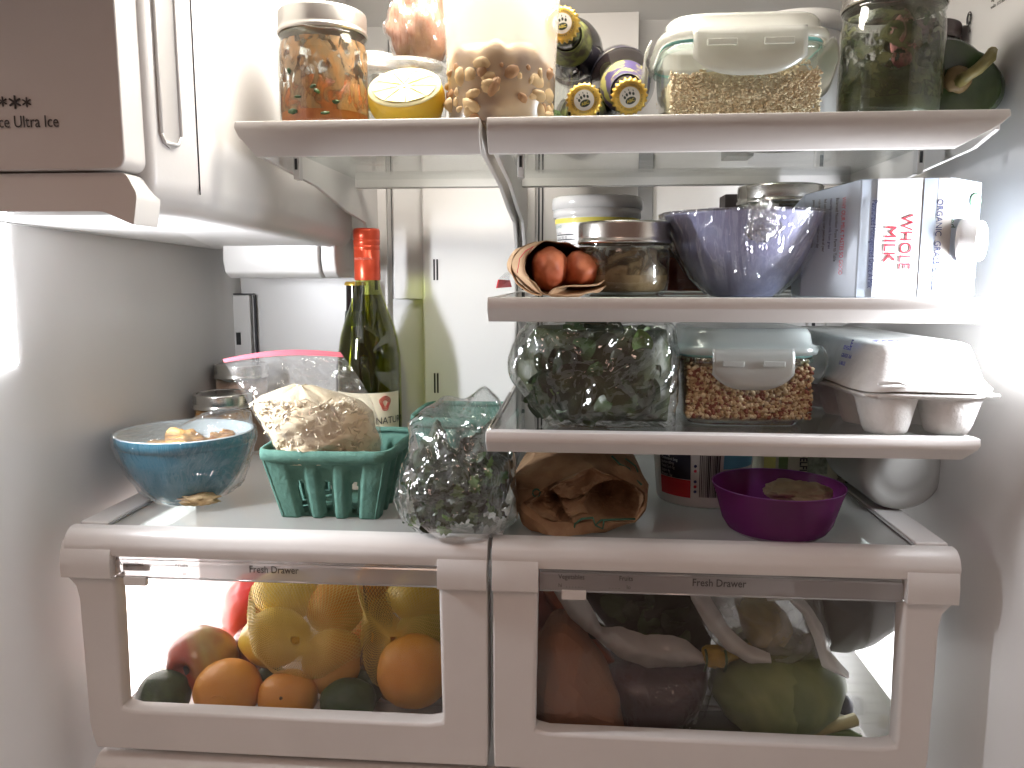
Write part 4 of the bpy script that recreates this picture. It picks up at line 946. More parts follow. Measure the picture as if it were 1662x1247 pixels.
lidr = [er(W+.004, Ld+.004, zf_+.0028, wob=.0007), er(W+.005, Ld+.005, zf_+.0045, wob=.0007), er(W-.001, Ld-.001, zf_+.008), er(W-.006, Ld-.010, zf_+.012), er(W-.018, Ld-.030, H2-.008), er(W-.022, Ld-.036, H2-.002), er(W-.030, Ld-.046, H2), er(W-.06, Ld-.10, H2-.0006)]
for r_ in lidr:
    for v in r_: v.x += .0006*fbm(v, 60, 2); v.y += .0006*fbm(v, 50, 2, 3)
loft('lid', lidr, pulpm, T, False, True)
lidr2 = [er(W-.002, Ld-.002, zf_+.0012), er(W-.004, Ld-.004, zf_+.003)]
loft('lid_shadow_line', lidr2, mat('brown_gap_shade', (.20, .14, .08), .8), T, False, False)  # brown band paints the shade in the gap under the lid
tube('front_latch_ridge', [(-W/2+.012, .001, zf_+.010), (-.03, -.0015, zf_+.0115), (-.02, -.002, zf_+.009)], .0016, pulpm, T)
blue = mat('blue_stamp', (.06, .06, .36), .6)
pA = Vector((-W/2+.008, .020, H2-.014)); sl = Vector((.012/2, 0, H2-.008-zf_-.012)).normalized()
for k, s in enumerate(('12 EGGS', 'GRADE AA', 'LARGE')): text(s, .0052, Vector((-W/2-.0022+.0017*(4-k)*.9, .060, zf_+.034-k*.0070)), blue, T, (0, -1, 0), sl, name='carton_lettering', sx=.9)
text('E', .0095, Vector((-W/2+.0060, .050, zf_+.037)), blue, T, (0, -1, 0), sl, name='carton_lettering')
text('FARM EGGS', .012, Vector((-.032, .045, H2+.0003)), blue, T, (1, 0, 0), (0, 1, 0), name='carton_lettering')

# ================================================================== DECK, LEFT
# blue bowl
T = thing('pyrex_bowl' if False else 'blue_bowl', 'blue glazed bowl with pale rim and leftovers under cling film', 'bowl', (at(302, 712, .835).x, .835, ZD+.0002)); hB = .0775
teal = mat('teal_glaze', (.035, .15, .22), .25, c2=(.045, .18, .26), scale=10, coat=.5); pale = mat('pale_glaze', (.55, .66, .70), .25, coat=.4)
lathe('bowl_body', [(0, .003), (.026, .003), (.030, 0), (.033, .001), (.036, .004), (.048, .016), (.060, .034), (.067, .052), (.0695, .064), (.0700, .0655), (.0722, .0665), (.0728, .074), (.0722, hB-.0006)], teal, T, 96)
lathe('rim', [(.0722, hB-.0006), (.0715, hB+.0004), (.070, hB+.0002), (.0690, hB-.0008)], pale, T, 96)
lathe('inner_glaze', [(.0690, hB-.0008), (.066, .060), (.056, .038), (.040, .018), (.0, .010)], pale, T, 96)
food = mat('leftover_hash', (.45, .24, .08), .55, c2=(.60, .38, .16), scale=60, bump=.8, bscale=140)
def ff(p, d): p.z = max(p.z, -.02); return p
blob('leftovers', (0, 0, .052), (.060, .060, .012), food, T, .15, seed=3, sub=5, fn=lambda p, d: Vector((p.x, p.y, p.z+.006*fbm(p, 60, 3))))
blob('leftovers', (.002, -.010, .064), (.020, .018, .017), mat('orange_hash', (.62, .32, .10), .5, c2=(.70, .44, .18), scale=70, bump=.8, bscale=140), T, .45, seed=21, sub=4)
blob('leftovers', (.042, .0, .064), (.014, .014, .013), mat('brown_hash', (.25, .12, .05), .5, c2=(.45, .26, .10), scale=90, bump=.8, bscale=140), T, .5, seed=22, sub=4)
def tent(v, a, j):
    v2 = Vector(v); r_ = math.hypot(v.x, v.y)
    if v.z > hB-.003 and r_ < .07: v2.z += .018*max(0, 1-((v.x-.035)**2+(v.y-.03)**2)/.0026)+.0012*ridge(v, 50)
    k = .0012*(ridge(v, 55, 3)*.6+.5*ridge(v, 130, 5)) if v.z < hB-.003 else 0
    if v.z < .045 and a > -1:
        sag = max(0, math.cos(a+.85))*.011*(1-abs(v.z-.018)/.03 if abs(v.z-.018) < .03 else 0); k += max(0, sag)*(1+.5*ridge(v, 90, 2))
    if r_ > .001: v2.x += v.x/r_*(k+.0009); v2.y += v.y/r_*(k+.0009)
    return v2
lathe('cling_film', dense([(.034, .003), (.038, .006), (.050, .017), (.062, .035), (.069, .052), (.0735, .066), (.0740, hB), (.0735, hB+.001), (.068, hB+.0012), (.045, hB+.001), (.02, hB+.001), (.0001, hB+.001)], 5), clear('cling_film_blue_bowl', (.97, .97, .97), gl=.02, fres=1.2, rough=.07, crinkle=.9, cscale=50, haze=.03, stretch=(1, 1, .5), bd=.007), T, 120, fn=tent)
blob('trapped_crumbs', (.030, -.038, .011), (.022, .011, .006), mat('crumbs', (.42, .28, .12), .6, c2=(.55, .40, .22), scale=90, bump=.8, bscale=200), T, .5, seed=31, sub=4)
# jars behind
amber = mat('amber_honey', (.34, .15, .03), .2, c2=(.42, .20, .05), scale=20)
jar('preserving jar with ridged silver lid standing right behind the blue bowl', 352, 1.0, ZD, .0365, at(352, 637, 1.0).z-ZD, steel, 'p', amber, .92, lidh=.019, neck=.97)
jar('farthest preserving jar in the back left corner, its lid above the other jar', 385, 1.075, ZD, .036, at(385, 590, 1.075).z-ZD, steel, 'p', mat('pinkish_contents', (.36, .22, .16), .4), .92, lidh=.019, neck=.97)
# pulp baskets
grn = mat('green_pulp', (.085, .20, .16), .9, c2=(.11, .245, .195), scale=60, bump=.7, bscale=300)
def basket(label, xc, yc, S=.137, h=.073, fullwalls=True):
    T = thing('pulp_basket', label, 'basket', (xc, yc, ZD+.0004), 0, 'green pulp berry baskets')
    bot = S*.74; N, Mz = 84, 30; slots = [-.24, .0, .24]
    for side in range(4):
        R_ = Matrix.Rotation(side*PI/2, 3, 'Z'); vs, fs = [], []; keep = []
        for j in range(Mz+1):
            t = j/Mz; hw = (bot+(S*.94-bot)*t)/2; yy = -hw; z = h*.90*t
            for i in range(N+1):
                s = i/N*2-1; x = s*hw
                rib = 0
                for sl_ in slots:
                    d = abs(s/2-sl_); rib += .0065*math.exp(-(d/.072)**6)*(1-max(0, (t-.80)/.15) if t > .80 else 1)
                y = yy+rib*(1 if t > .02 else 1)
                edge = abs(s)**14; y += edge*.0035*(1-t*.3)
                vs.append(R_ @ Vector((x, y+.0004*fbm((x, z, side), 200, 2), z)))
        for j in range(Mz):
            for i in range(N):
                s = ((i+.5)/N*2-1)/2; t = (j+.5)/Mz; cut = False
                for sl_ in slots:
                    hw_ = .030 if t < .52 else .030*math.sqrt(max(0, 1-((t-.52)/.08)**2))
                    if abs(s-sl_) < hw_ and t > .03 and t < .60: cut = True
                if cut: continue
                fs.append((j*(N+1)+i, j*(N+1)+i+1, (j+1)*(N+1)+i+1, (j+1)*(N+1)+i))
        solid(mesh('basket_wall', vs, fs, grn, T, True), .0018, 0)
    def rr(s_, z, w=0): return [Vector((p.x+w*fbm(p, 50, 2, 1), p.y+w*fbm(p, 50, 2, 2), z+.0014*fbm((p.x, p.y, 0), 45, 2, 5))) for p in sring(S/2*s_, S/2*s_, 0, 120, 9)]
    solid(loft('basket_rim', [rr(.935, h*.82), rr(.97, h*.85), rr(1.0, h*.87, .001), rr(1.005, h*.93, .001), rr(1.0, h, .001), rr(.97, h*1.0, .001), rr(.95, h*.94)], grn, T, False, False), .0015, 0)
    loft('basket_floor', [rr(.72, .0035), rr(.3, .003)], grn, T, True, True)
    return T
bx_ = (at(405, 740, .757).x+at(641, 740, .757).x)/2
basket('green pulp berry basket at the front, with the bag of shredded cheese in it', bx_, .757+.0685)
basket('green pulp berry basket at the back, behind the herb bag', (at(690, 655, .97).x+at(818, 655, .97).x)/2, 1.025)
# zip bag with shredded cheese
T = thing('zip_bag', 'zip bag of pale shredded cheese with a pink seal, standing in the front basket', 'bag', at(520, 740, .80)); O = Vector(T.location)
def bagpt(s, t, side):
    """s across, t up (0 bottom, 1 seal)"""
    b0, b1 = at(458, 752, .775), at(622, 742, .80); t0, t1 = at(362, 584, .80), at(552, 573, .83)
    lft = at(400, 650, .775); rgt = at(604, 655, .80)
    l = b0*(1-t)**2+(lft*2-(b0+t0)/2)*2*t*(1-t)+t0*t*t; r_ = b1*(1-t)**2+(rgt*2-(b1+t1)/2)*2*t*(1-t)+t1*t*t
    p = l.lerp(r_, s); th = .034*(math.sin(PI*min(1, max(0, s)))**.6)*(math.sin(PI*min(1, (t*.82+.16)))**.8)*(1-t**6)*(1 if t < .55 else 1-(t-.55)*1.5)
    p.z += -.006*math.sin(PI*s)*(1 if t > .8 else 0)*(t-.8)*5*-1
    return p, max(th, .0006)
NS, NT = 56, 56
for side in (-1, 1):
    vs, fs = [], []
    for j in range(NT+1):
        for i in range(NS+1):
            p, th = bagpt(i/NS, j/NT, side); k = (.0030*ridge(p, 26, side)+.0016*ridge(p, 62, side+3))*(1 if 0 < i < NS else 0)
            vs.append(p+Vector((0, side*th+k*(.4 if th < .004 else 1), 0))-O)
    for j in range(NT):
        for i in range(NS): fs.append((j*(NS+1)+i, j*(NS+1)+i+1, (j+1)*(NS+1)+i+1, (j+1)*(NS+1)+i))
    mesh('film', vs, fs, bagf, T, True)
cr = []
cream = mat('shredded_cheese', (.88, .77, .56), .55, c2=(.84, .70, .47), scale=55, bump=.5, bscale=170, lo=.35, hi=.65, stretch=(.4, 1, 1.4))
for j in range(40):
    t = j/39*.66; rg = []
    for i in range(72):
        a = 2*PI*i/72; s = .5+.475*math.cos(a); p, th = bagpt(s, t, 0); q = math.sin(a)
        e_ = (1-max(0, (t-.42)/.26)**2) if t > .42 else 1
        hump = .85+.15*e_
        pc, _ = bagpt(.5, t, 0)
        p2 = pc.lerp(p, .97*max(.05, e_*hump)); p2.y += q*.027*max(.05, e_)*(math.sin(PI*min(1, t*.82+.2))**.6)
        k = .0022*fbm(p2, 70, 3, 2)+.0012*ridge(p2, 190, 3); p2 += Vector((math.cos(a)*k, q*k*1.5, .004*fbm((s*6, 0, 0), 1, 2)*t)); rg.append(p2-O)
    cr.append(rg)
loft('shredded_cheese', cr, cream, T, True, True)
# loose shreds
rnd = random.Random(2); sh = []
for _ in range(520):
    s, t = rnd.uniform(.07, .93), rnd.uniform(.03, .56); p, th = bagpt(s, t, 0); p = p+Vector((0, -.0265*(math.sin(PI*s)**.5)*(math.sin(PI*min(1, t*.82+.2))**.6)-rnd.uniform(-.001, .0015), 0))-O
    d = Vector((rnd.uniform(-1, 1), rnd.uniform(-.2, .2), rnd.uniform(-1, 1))).normalized()*rnd.uniform(.003, .006); w_ = Vector((-d.z, 0, d.x)).normalized()*.0005; dd = Vector((0, -.0007, 0))
    bend = w_*rnd.uniform(-2, 2)
    sh.append(([p-d-w_, p-d+w_, p+bend+w_+dd, p+bend-w_+dd, p+d+w_, p+d-w_, p+bend+Vector((0, .0006, 0))], [(0, 1, 2, 3), (3, 2, 4, 5), (0, 3, 6), (3, 5, 6), (1, 2, 6), (2, 4, 6)]))
stuff(joined('cheese_shreds', sh, mat('cheese_shred', (.86, .75, .55), .5), T))
zl = []
for k in range(14):
    s = k/13; p, th = bagpt(s, .995, 0); q, _ = bagpt(s, .955, 0); zl.append((p-O, q-O))
vs = []; 
for a_, b_ in zl: vs += [a_+Vector((0, -.0012, .001)), b_+Vector((0, -.0012, 0)), b_+Vector((0, .0012, 0)), a_+Vector((0, .0012, .001))]
fs = [(4*k+i, 4*k+(i+1) % 4, 4*k+4+(i+1) % 4, 4*k+4+i) for k in range(13) for i in range(4)]+[(0, 1, 2, 3), (52, 53, 54, 55)]
mesh('pink_seal', vs, fs, mat('pink_zip', (.68, .13, .17), .45), T, False)
# wine bottle
T = thing('wine_bottle', 'green wine bottle with red screw cap and cream label, standing at the back', 'wine bottle', (at(600, 600, 1.03).x, 1.03, ZD+.0004))
Hw = at(596, 372, 1.03).z-ZD; R = .0415
gg = clear('green_bottle_glass', (.70, .74, .34), gl=.02, fres=1.3, rough=.03)
zsh = Hw-.190
lathe('bottle_glass', [(0, .012), (.02, .003), (.036, 0), (R-.001, .004), (R, .012), (R, Hw-.185), (R*.985, Hw-.165), (R*.90, Hw-.140), (R*.74, Hw-.118), (R*.58, Hw-.100), (R*.46, Hw-.085), (R*.385, Hw-.070), (.0152, Hw-.050), (.0150, Hw-.01)], gg, T, 64)
lathe('wine', [(0, .013), (.034, .006), (R-.002, .014), (R-.002, Hw-.185), (R*.94, Hw-.165), (R*.86, Hw-.140), (R*.70, Hw-.118), (R*.54, Hw-.100), (R*.42, Hw-.085), (0, Hw-.085)], clear('white_wine', (.55, .54, .20), gl=.0, fres=.3, rough=.1, haze=.10, hazec=(.12, .12, .02)), T, 64)
red = mat('red_cap_metal', (.62, .075, .03), .28, .45, c2=(.58, .065, .025), scale=80)
c0 = Hw-.066
lathe('screw_cap', [(.0165, c0), (.0168, c0+.001), (.0168, c0+.038), (.0160, c0+.0386), (.0168, c0+.0394), (.0168, c0+.044), (.0160, c0+.0446), (.0169, c0+.0452), (.0172, c0+.051), (.0164, c0+.0518), (.0170, c0+.0526), (.0172, c0+.063), (.0160, c0+.066), (0, c0+.066)], red, T, 120, knurl=(7, 8, .0004))
bent(T, 'DANTE GRAPE', .0042, math.radians(215), c0+.026, .0170, mat('cap_lettering_pink', (.80, .50, .42), .4), name='cap_lettering', sx=1)
lab = mat('cream_label', (.74, .66, .48), .65); zl1 = at(600, 632, 1.03).z-ZD; 
bstrip('paper_label', T, math.radians(180), math.radians(345), .02, zl1, R+.0004, R+.0004, lab, 40)
bent(T, 'NATURA', .0125, math.radians(293), at(640, 688, 1.0).z-ZD, R+.0009, inkb, name='label_lettering', sx=.92)
bent(T, '___________________', .006, math.radians(200), zl1-.004, R+.0008, mat('label_line', (.45, .38, .25), .6), name='label_lettering', sx=1)
for rr in (.0085, .0065, .0045):
    pts = []
    for k in range(33):
        t = 2*PI*k/32; a = math.radians(311)+rr*math.cos(t)*(.8+.2*math.sin(3*t))/R; pts.append(((R+.001)*math.cos(a), (R+.001)*math.sin(a), at(640, 655, 1.0).z-ZD+rr*1.1*math.sin(t)))
    tube('label_emblem', pts, .0005, mat('emblem_red', (.50, .06, .04), .6), T, 5)
T = thing('beer_bottle', 'dark beer bottle almost hidden behind the wine bottle', 'bottle', (at(580, 600, 1.085).x, 1.085, ZD+.0004)); hb_ = at(570, 458, 1.085).z-ZD
lathe('bottle_glass', [(0, .001), (.029, .001), (.030, .005), (.030, hb_-.125), (.027, hb_-.105), (.018, hb_-.075), (.0135, hb_-.045), (.0125, hb_-.004)], bglass, T, 40)
lathe('neck_label', [(.0165, hb_-.06), (.0142, hb_-.040)], mat('neck_label_green', (.02, .04, .03), .5, c2=(.2, .3, .08), scale=120, lo=.55, hi=.6), T, 40)
lathe('crown_cap', [(.0150, hb_-.005), (.0145, hb_-.002), (.013, hb_), (0, hb_+.0004)], gold, T, 63, knurl=(0, 0, .001))

# herb bag
T = thing('herb_bag', 'crumpled clear bag of dark green herbs hanging over the front edge of the crisper cover', 'bag', at(730, 880, .76)); T.location.z = ZD+.0006; O = Vector(T.location)
hb0 = [(642, 808), (650, 770), (662, 735), (655, 700), (680, 680), (712, 660), (745, 668), (772, 644), (800, 668), (812, 710), (806, 735), (826, 742), (830, 790), (836, 845), (805, 868), (770, 880), (750, 897), (722, 893), (690, 872), (655, 842)]
H0 = pring(hb0, .735, 130, 1); hc = centre(H0)
def herb(stp, amp, sd):
    out = []
    for s_, dy in stp:
        rg = []
        for p in H0:
            q = Vector((hc.x+(p.x-hc.x)*s_, p.y+dy, hc.z+(p.z-hc.z)*s_)); up_ = max(0, (q.z-hc.z-.01)/.08); q.y += up_*.05
            k = amp*(ridge(q, 19, sd)*.9+.5*ridge(q, 43, sd+3)); dr = Vector((p.x-hc.x, 0, p.z-hc.z)).normalized()
            q += dr*k*.5+Vector((0, -1, 0))*k*1.1*(1.2-s_)
            if q.y > .728 and q.z < ZD+.005: q.z = ZD+.005+.001*abs(noise.noise(q*80)); 
            if q.z <= ZD+.006: q.y = min(q.y, .90)
            rg.append(q-O)
        out.append(rg)
    return out
fst = [(.03, -.042)]+[(k/14, -.042+.045*(k/14)**3.2) for k in range(1, 14)]+[(.98, .003), (1, .012), (.98, .025), (.93, .045), (.8, .065), (.55, .08), (.2, .085)]
crf = clear('herb_bag_film', (.95, .96, .96), gl=.03, fres=1.7, rough=.08, crinkle=.9, cscale=24, haze=.06, hazec=(.62, .64, .64), hazevar=26, bd=.009)
loft('film', herb(fst, .0075, 3), crf, T)
rnd = random.Random(6); sp = []
while len(sp) < 130:
    u, v = rnd.uniform(655, 828), rnd.uniform(735, 888); p = at(u, v, rnd.uniform(.708, .745))
    if (u-698)**2/28**2+(v-808)**2/62**2 < 1 or (u-772)**2/40**2+(v-798)**2/52**2 < 1: 
        if p.z > ZD+.007 or p.y < .7055: sp.append(p-O)
leaves(T, sp[:95], 'cut', .017, [leafd, leafdd, leafm, leafdd], 3); leaves(T, sp[95:], 'round', .013, [leafd, leafdd], 4)
blob('herb_bunch', hc-O+Vector((-.022, .010, -.006)), (.021, .018, .042), mat('herb_mass', (.015, .028, .010), .6, c2=(.035, .06, .02), scale=80, bump=.8, bscale=120), T, .45, seed=8)
blob('herb_bunch', hc-O+Vector((.022, .020, .0)), (.027, .020, .038), mat('herb_mass2', (.02, .028, .018), .6, c2=(.04, .05, .03), scale=80, bump=.8, bscale=120), T, .45, seed=9)

# ================================================================== DECK, RIGHT
# brown paper bag
T = thing('paper_bag', 'crumpled brown paper grocery bag with green print, lying mouth forward', 'paper bag', at(940, 885, .76)); T.location.z = ZD+.0006; O = Vector(T.location)
om = [(829, 790, .775), (838, 768, .78), (866, 742, .79), (905, 728, .80), (960, 724, .80), (1010, 730, .80), (1030, 752, .79), (1040, 778, .78), (1051, 798, .77), (1047, 825, .765), (1036, 848, .76), (1000, 858, .752), (960, 868, .745), (912, 886, .735), (880, 878, .74), (850, 852, .752), (838, 826, .765)]
im_ = [(848, 816, .757), (870, 803, .755), (905, 780, .755), (935, 768, .757), (966, 756, .76), (1000, 772, .765), (1035, 790, .762), (1049, 802, .760), (1043, 832, .756), (1030, 850, .753), (1000, 846, .748), (960, 848, .742), (925, 850, .740), (895, 848, .742), (872, 834, .748)]
OR, IR = pring(om, n=90, sm=0), pring(im_, n=90, sm=0)
# start both rings at the same angle
def align(R1, R2):
    c1 = centre(R1)
    def ang(p, c): return math.atan2(p.z-c.z, p.x-c.x)
    def rs(R_):
        c = centre(R_); k = min(range(len(R_)), key=lambda i: abs(ang(R_[i], c)-3.0)); R_ = R_[k:]+R_[:k]
        if ang(R_[5], c) > ang(R_[0], c) or False: pass
        return R_
    return rs(R1), rs(R2)
OR, IR = align(OR, IR); oc, ic = centre(OR), centre(IR)
def fold(rg, amp, f, sd): return [p+Vector((amp*noise.noise(p*f+Vector((sd, 0, 0))), amp*1.4*noise.noise(p*f+Vector((0, sd, 0))), amp*noise.noise(p*f+Vector((0, 0, sd))))) for p in rg]
def cl(rg): return [Vector((p.x, p.y, min(max(p.z, ZD+.0012 if p.y > .727 else -1), Z3-.0215))) for p in rg]
rb = []
for s_, dy in ((.35, .20), (.7, .19), (.86, .15), (.96, .10), (1.0, .05), (1.01, .022), (1.0, .0)): rb.append([p-O for p in cl(fold(wscale(OR, oc, s_, dy), .008 if s_ < 1 else .005, 34, 2))])
for t in (.3, .6, .85, 1.0): rb.append([p-O for p in cl(fold([a_.lerp(b_, t)+Vector((0, -.004*math.sin(PI*t), 0)) for a_, b_ in zip(OR, IR)], .0042*math.sin(PI*min(t, .9)), 45, 5))])
rb.append([p-O+Vector((0, .002, 0)) for p in wscale(IR, ic, .975, .002)])
for s_, dy in ((.95, .010), (.88, .016), (.80, .018), (.72, .017), (.63, .015), (.54, .014), (.45, .013), (.36, .014), (.27, .016), (.18, .018), (.09, .02)):
    rg = []
    for p in wscale(IR, ic, s_, 0):
        a = (p.x-ic.x)/.055; b = (p.z-ic.z)/.03
        cav = max(0, 1-((a-.45)**2/.25+(b+.15)**2/.5))*.040+max(0, 1-((a+.62+b*.4)**2/.015+(b+.3)**2/.6))*.026
        k = .012*ridge(p, 34, 9)+.007*ridge(p, 75, 4)
        rg.append(p+Vector((.003*noise.noise(p*50), dy+cav-k, .003*noise.noise(p*55+Vector((3, 0, 0)))))-O)
    rb.append(rg)
o = loft('crumpled_paper', rb, kraft, T, True, True, smooth=False)
gpm = mat('green_print', (.03, .10, .06), .7)
def gtube(pts, r=.0011, dy=-.005): tube('green_print_line', [at(u, v, y)-O+Vector((0, dy, 0)) for u, v, y in pts], r, gpm, T, 6)
def gcirc(u, v, y, r): gtube([(u+r*math.cos(t), v+r*math.sin(t), y) for t in [2*PI*k/16 for k in range(17)]], .0009)
gcirc(871, 798, .762, 6); gtube([(931, 862, .745), (933, 848, .745), (944, 840, .745), (962, 838, .747), (966, 850, .747), (975, 842, .749), (1000, 841, .751), (1030, 840, .757)]); gtube([(966, 850, .747), (978, 856, .748), (980, 842, .749)], .0010)
gtube([(992, 736, .79), (1006, 750, .785), (1020, 756, .785), (1026, 770, .782), (1040, 782, .775)], .0010, -.012); gtube([(1014, 740, .79), (1030, 752, .785), (1034, 762, .782)], .0008, -.012)
# barcode tub
T = thing('dairy_tub', 'white dairy tub with barcode, nutrition panel and red corner, behind the purple bowl', 'tub', (at(1150, 451, .885).x, .885, ZD+.0004))
h = Z3-.0215-ZD; h = .090
tub_round(T, .050, .0565, h, white2, white2, .003, .012)
a_ = lambda d: math.radians(d)
bstrip('dark_panel', T, a_(205), a_(248), .032, h-.016, .0525+.0004, .0565+.0003, mat('navy_panel', (.02, .02, .035), .5))
bstrip('red_panel', T, a_(205), a_(248), .012, .0315, .0510+.0004, .0527+.0004, mat('red_panel', (.55, .02, .03), .5))
for k in range(9): bent(T, ('Nutrition Facts', 'Calories 90', 'Total Fat 0g', 'Sat Fat 0g', 'Cholesterol 5mg', 'Sodium 60mg', 'Total Carb 5g', 'Sugars 4g', 'Protein 16g')[k], .0042, a_(209), .069-k*.0045, .0560-k*.0003+.0004, mat('white_ink', (.7, .7, .7), .5) if k == 0 else cardw, sx=.8)
rnd = random.Random(5); a0 = 258
while a0 < 279:
    wd = rnd.choice((.5, .5, .9, 1.3)); bstrip('barcode_bar', T, a_(a0), a_(a0+wd), .014, .060, .0512+.0008, .0553+.0006, inkb, 2); a0 += wd+rnd.choice((.5, .7, 1.0))
for k, m in enumerate(('navy', 'red', 'navy', 'red', 'navy')):
    z = .020+k*.0055+(.006 if k > 2 else 0); an = a_(253.5); rr = .0512+z*.08+.0008; blob('colour_dot', (rr*math.cos(an), rr*math.sin(an), z), (.0017, .0006, .0017), inkn if m == 'navy' else inkr, T, 0, sub=2)
bstrip('blue_panel', T, a_(284), a_(330), .045, h-.015, .0540+.0006, .0566+.0004, mat('blue_panel', (.10, .35, .50), .5)); bstrip('red_panel', T, a_(284), a_(330), .012, .040, .0512+.0005, .0535+.0006, mat('red_panel2', (.50, .03, .03), .5))
for k in range(5):
    an = a_(318-k*2.2); blob('leaf_print', (.0575*math.cos(an), .0575*math.sin(an), .066+.002*(k % 2)), (.003, .0006, .0012), leafl, T, .3, sub=2)
# purple bowl
T = thing('purple_bowl', 'translucent purple plastic bowl with tan leftovers, front right of the crisper cover', 'bowl', (at(1264, 785, .77).x, .772, ZD+.0004))
hp = at(1264, 787, .77).z-ZD
pm = bpy.data.materials.new('purple_plastic'); pm.use_nodes = True; nt = pm.node_tree; b = nt.nodes['Principled BSDF']; b.inputs['Base Color'].default_value = (.14, .015, .10, 1); b.inputs['Roughness'].default_value = .25
tl_ = _n(nt, 'ShaderNodeBsdfTranslucent'); tl_.inputs[0].default_value = (.34, .06, .30, 1); mx = _n(nt, 'ShaderNodeMixShader', Fac=.42); tp_ = _n(nt, 'ShaderNodeBsdfTransparent'); tp_.inputs[0].default_value = (.55, .12, .60, 1); mx2 = _n(nt, 'ShaderNodeMixShader', Fac=.28)
nt.links.new(b.outputs[0], mx.inputs[1]); nt.links.new(tl_.outputs[0], mx.inputs[2]); nt.links.new(mx.outputs[0], mx2.inputs[1]); nt.links.new(tp_.outputs[0], mx2.inputs[2]); nt.links.new(mx2.outputs[0], nt.nodes['Material Output'].inputs[0])
lathe('bowl_body', [(0, .0032), (.030, .003), (.040, .0022), (.047, .004), (.052, .012), (.0585, .035), (.0625, hp)], pm, T, 96)
lathe('foot_ring', [(.040, .0022), (.0405, .0003), (.042, .0001), (.0435, .0026)], clear('foot_plastic', (.8, .6, .8), gl=.2, rough=.1, haze=.4, hazec=(.8, .6, .7)), T, 96)
lathe('rim', [(.0625, hp), (.0628, hp+.0006), (.0618, hp+.0006), (.0615, hp)], mat('purple_edge', (.20, .04, .24), .3), T, 96)
blob('hummus', (.022, .008, .036), (.030, .032, .010), mat('tan_dip', (.30, .22, .13), .7, c2=(.36, .27, .16), scale=50, bump=.6, bscale=150), T, .35, seed=14, sub=5)
# carton lying behind
T = thing('tortilla_pack', 'cream and green printed food pack lying behind the purple bowl', 'packet', at(1310, 760, .96)); T.location.z = ZD+.0006; O = Vector(T.location)
xa, xb_ = at(1235, 760, .95).x, at(1392, 760, .95).x; zt_ = Z3-.022
ybk = .95
o = box('pack_body', xa-O.x, xb_-O.x, ybk-O.y, ybk+.09-O.y, 0, zt_-O.z-.006, mat('cream_card', (.52, .48, .36), .5, c2=(.48, .45, .34), scale=15), T, .004, 3)
yy = ybk-O.y-.0006
def pkq(name, u0, u1, v0, v1, m): 
    a1, b1 = at(u0, v0, ybk)-O, at(u1, v1, ybk)-O; mesh(name, [(a1.x, yy, b1.z), (b1.x, yy, b1.z), (b1.x, yy, a1.z), (a1.x, yy, a1.z)], [(0, 1, 2, 3)], m, T, False)
pkq('yellow_panel', 1240, 1258, 742, 772, mat('yellow_print2', (.55, .50, .14), .5)); pkq('green_panel', 1264, 1278, 742, 765, mat('green_print2', (.10, .16, .04), .5)); pkq('green_edge', 1374, 1386, 742, 800, mat('green_edge', (.08, .13, .06), .5))
pkq('grey_picture', 1311, 1342, 742, 770, mat('grey_print', (.16, .18, .12), .5, c2=(.35, .36, .28), scale=160))
text('DELFIA', .012, at(1299, 733, ybk)-O+Vector((0, -.0012, 0)), inkb, T, (0, 0, -1), (1, 0, 0), name='pack_lettering', sx=.8, bold=.0003)
text('INTEGRAL', .008, at(1360, 742, ybk)-O+Vector((0, -.0012, 0)), ink, T, (0, 0, -1), (1, 0, 0), name='pack_lettering', sx=.8)
# round frosted end of a lying container
T = thing('milk_jug', 'round frosted base of a white bottle lying on its side by the right wall', 'bottle', (at(1452, 790, .85).x, .835, ZD+.0045+.0435), (-PI/2, 0, 0))
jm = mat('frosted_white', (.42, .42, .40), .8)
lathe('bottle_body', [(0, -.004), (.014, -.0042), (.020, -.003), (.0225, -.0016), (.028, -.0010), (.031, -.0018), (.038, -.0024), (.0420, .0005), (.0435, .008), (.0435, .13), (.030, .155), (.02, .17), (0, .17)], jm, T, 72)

# ================================================================== LEFT DRAWER
def fruit(name, label, cat, u, v, ru, rv, Y, m, amp=.03, seed=1, group=None, fn=None, tilt=0, kind='orange', floor_=False):
    c = at(u, v, Y); kk = Fw.dot(c)/Y; rx, rz = ms(ru, Y)*kk, ms(rv, Y)*kk
    if floor_: c.z = ZF+rz+.0016
    T = thing(name, label, cat, (c.x, Y, c.z-rz), (0, tilt, 0), group)
    b_ = blob('fruit_body', (0, 0, rz), (rx, (rx+rz)/2, rz), m, T, amp, seed=seed, sub=5, fn=fn); b_.name = 'skin'
    return T, rx, rz
def navel(T, rx, rz, du, dv, m, r=.0022):
    ry = (rx+rz)/2; x, z = du, dv; y = -ry*math.sqrt(max(.05, 1-(x/rx)**2-(z/rz)**2)); blob('stem_scar', (x, y*.995, rz+z), (r, r*.7, r), m, T, .3, seed=3, sub=2)
scar = mat('dark_scar', (.10, .06, .02), .8); gfr = 'citrus fruits in the left drawer'
def lemonfn(p, d):
    k = abs(d.x); p.x *= 1+.16*k**6; return p
T, a, b = fruit('avocado', 'dark green avocado at the far left bottom of the left drawer', 'avocado', 267, 1140, 43, 38, .785, limef, .05, 4, floor_=True)
T, a, b = fruit('orange', 'front orange with a raised navel, just right of the left avocado', 'orange', 371, 1130, 54, 48, .79, orangef, .03, 5, gfr, floor_=True); navel(T, a, b, .004, -.001, scar, .0013); tube('navel_ring', [(.004+.011*math.cos(t), -(a+b)/2*.955, b+.000+.011*math.sin(t)) for t in [PI*.2+PI*1.3*k/12 for k in range(13)]], .0006, orangef, T, 5)
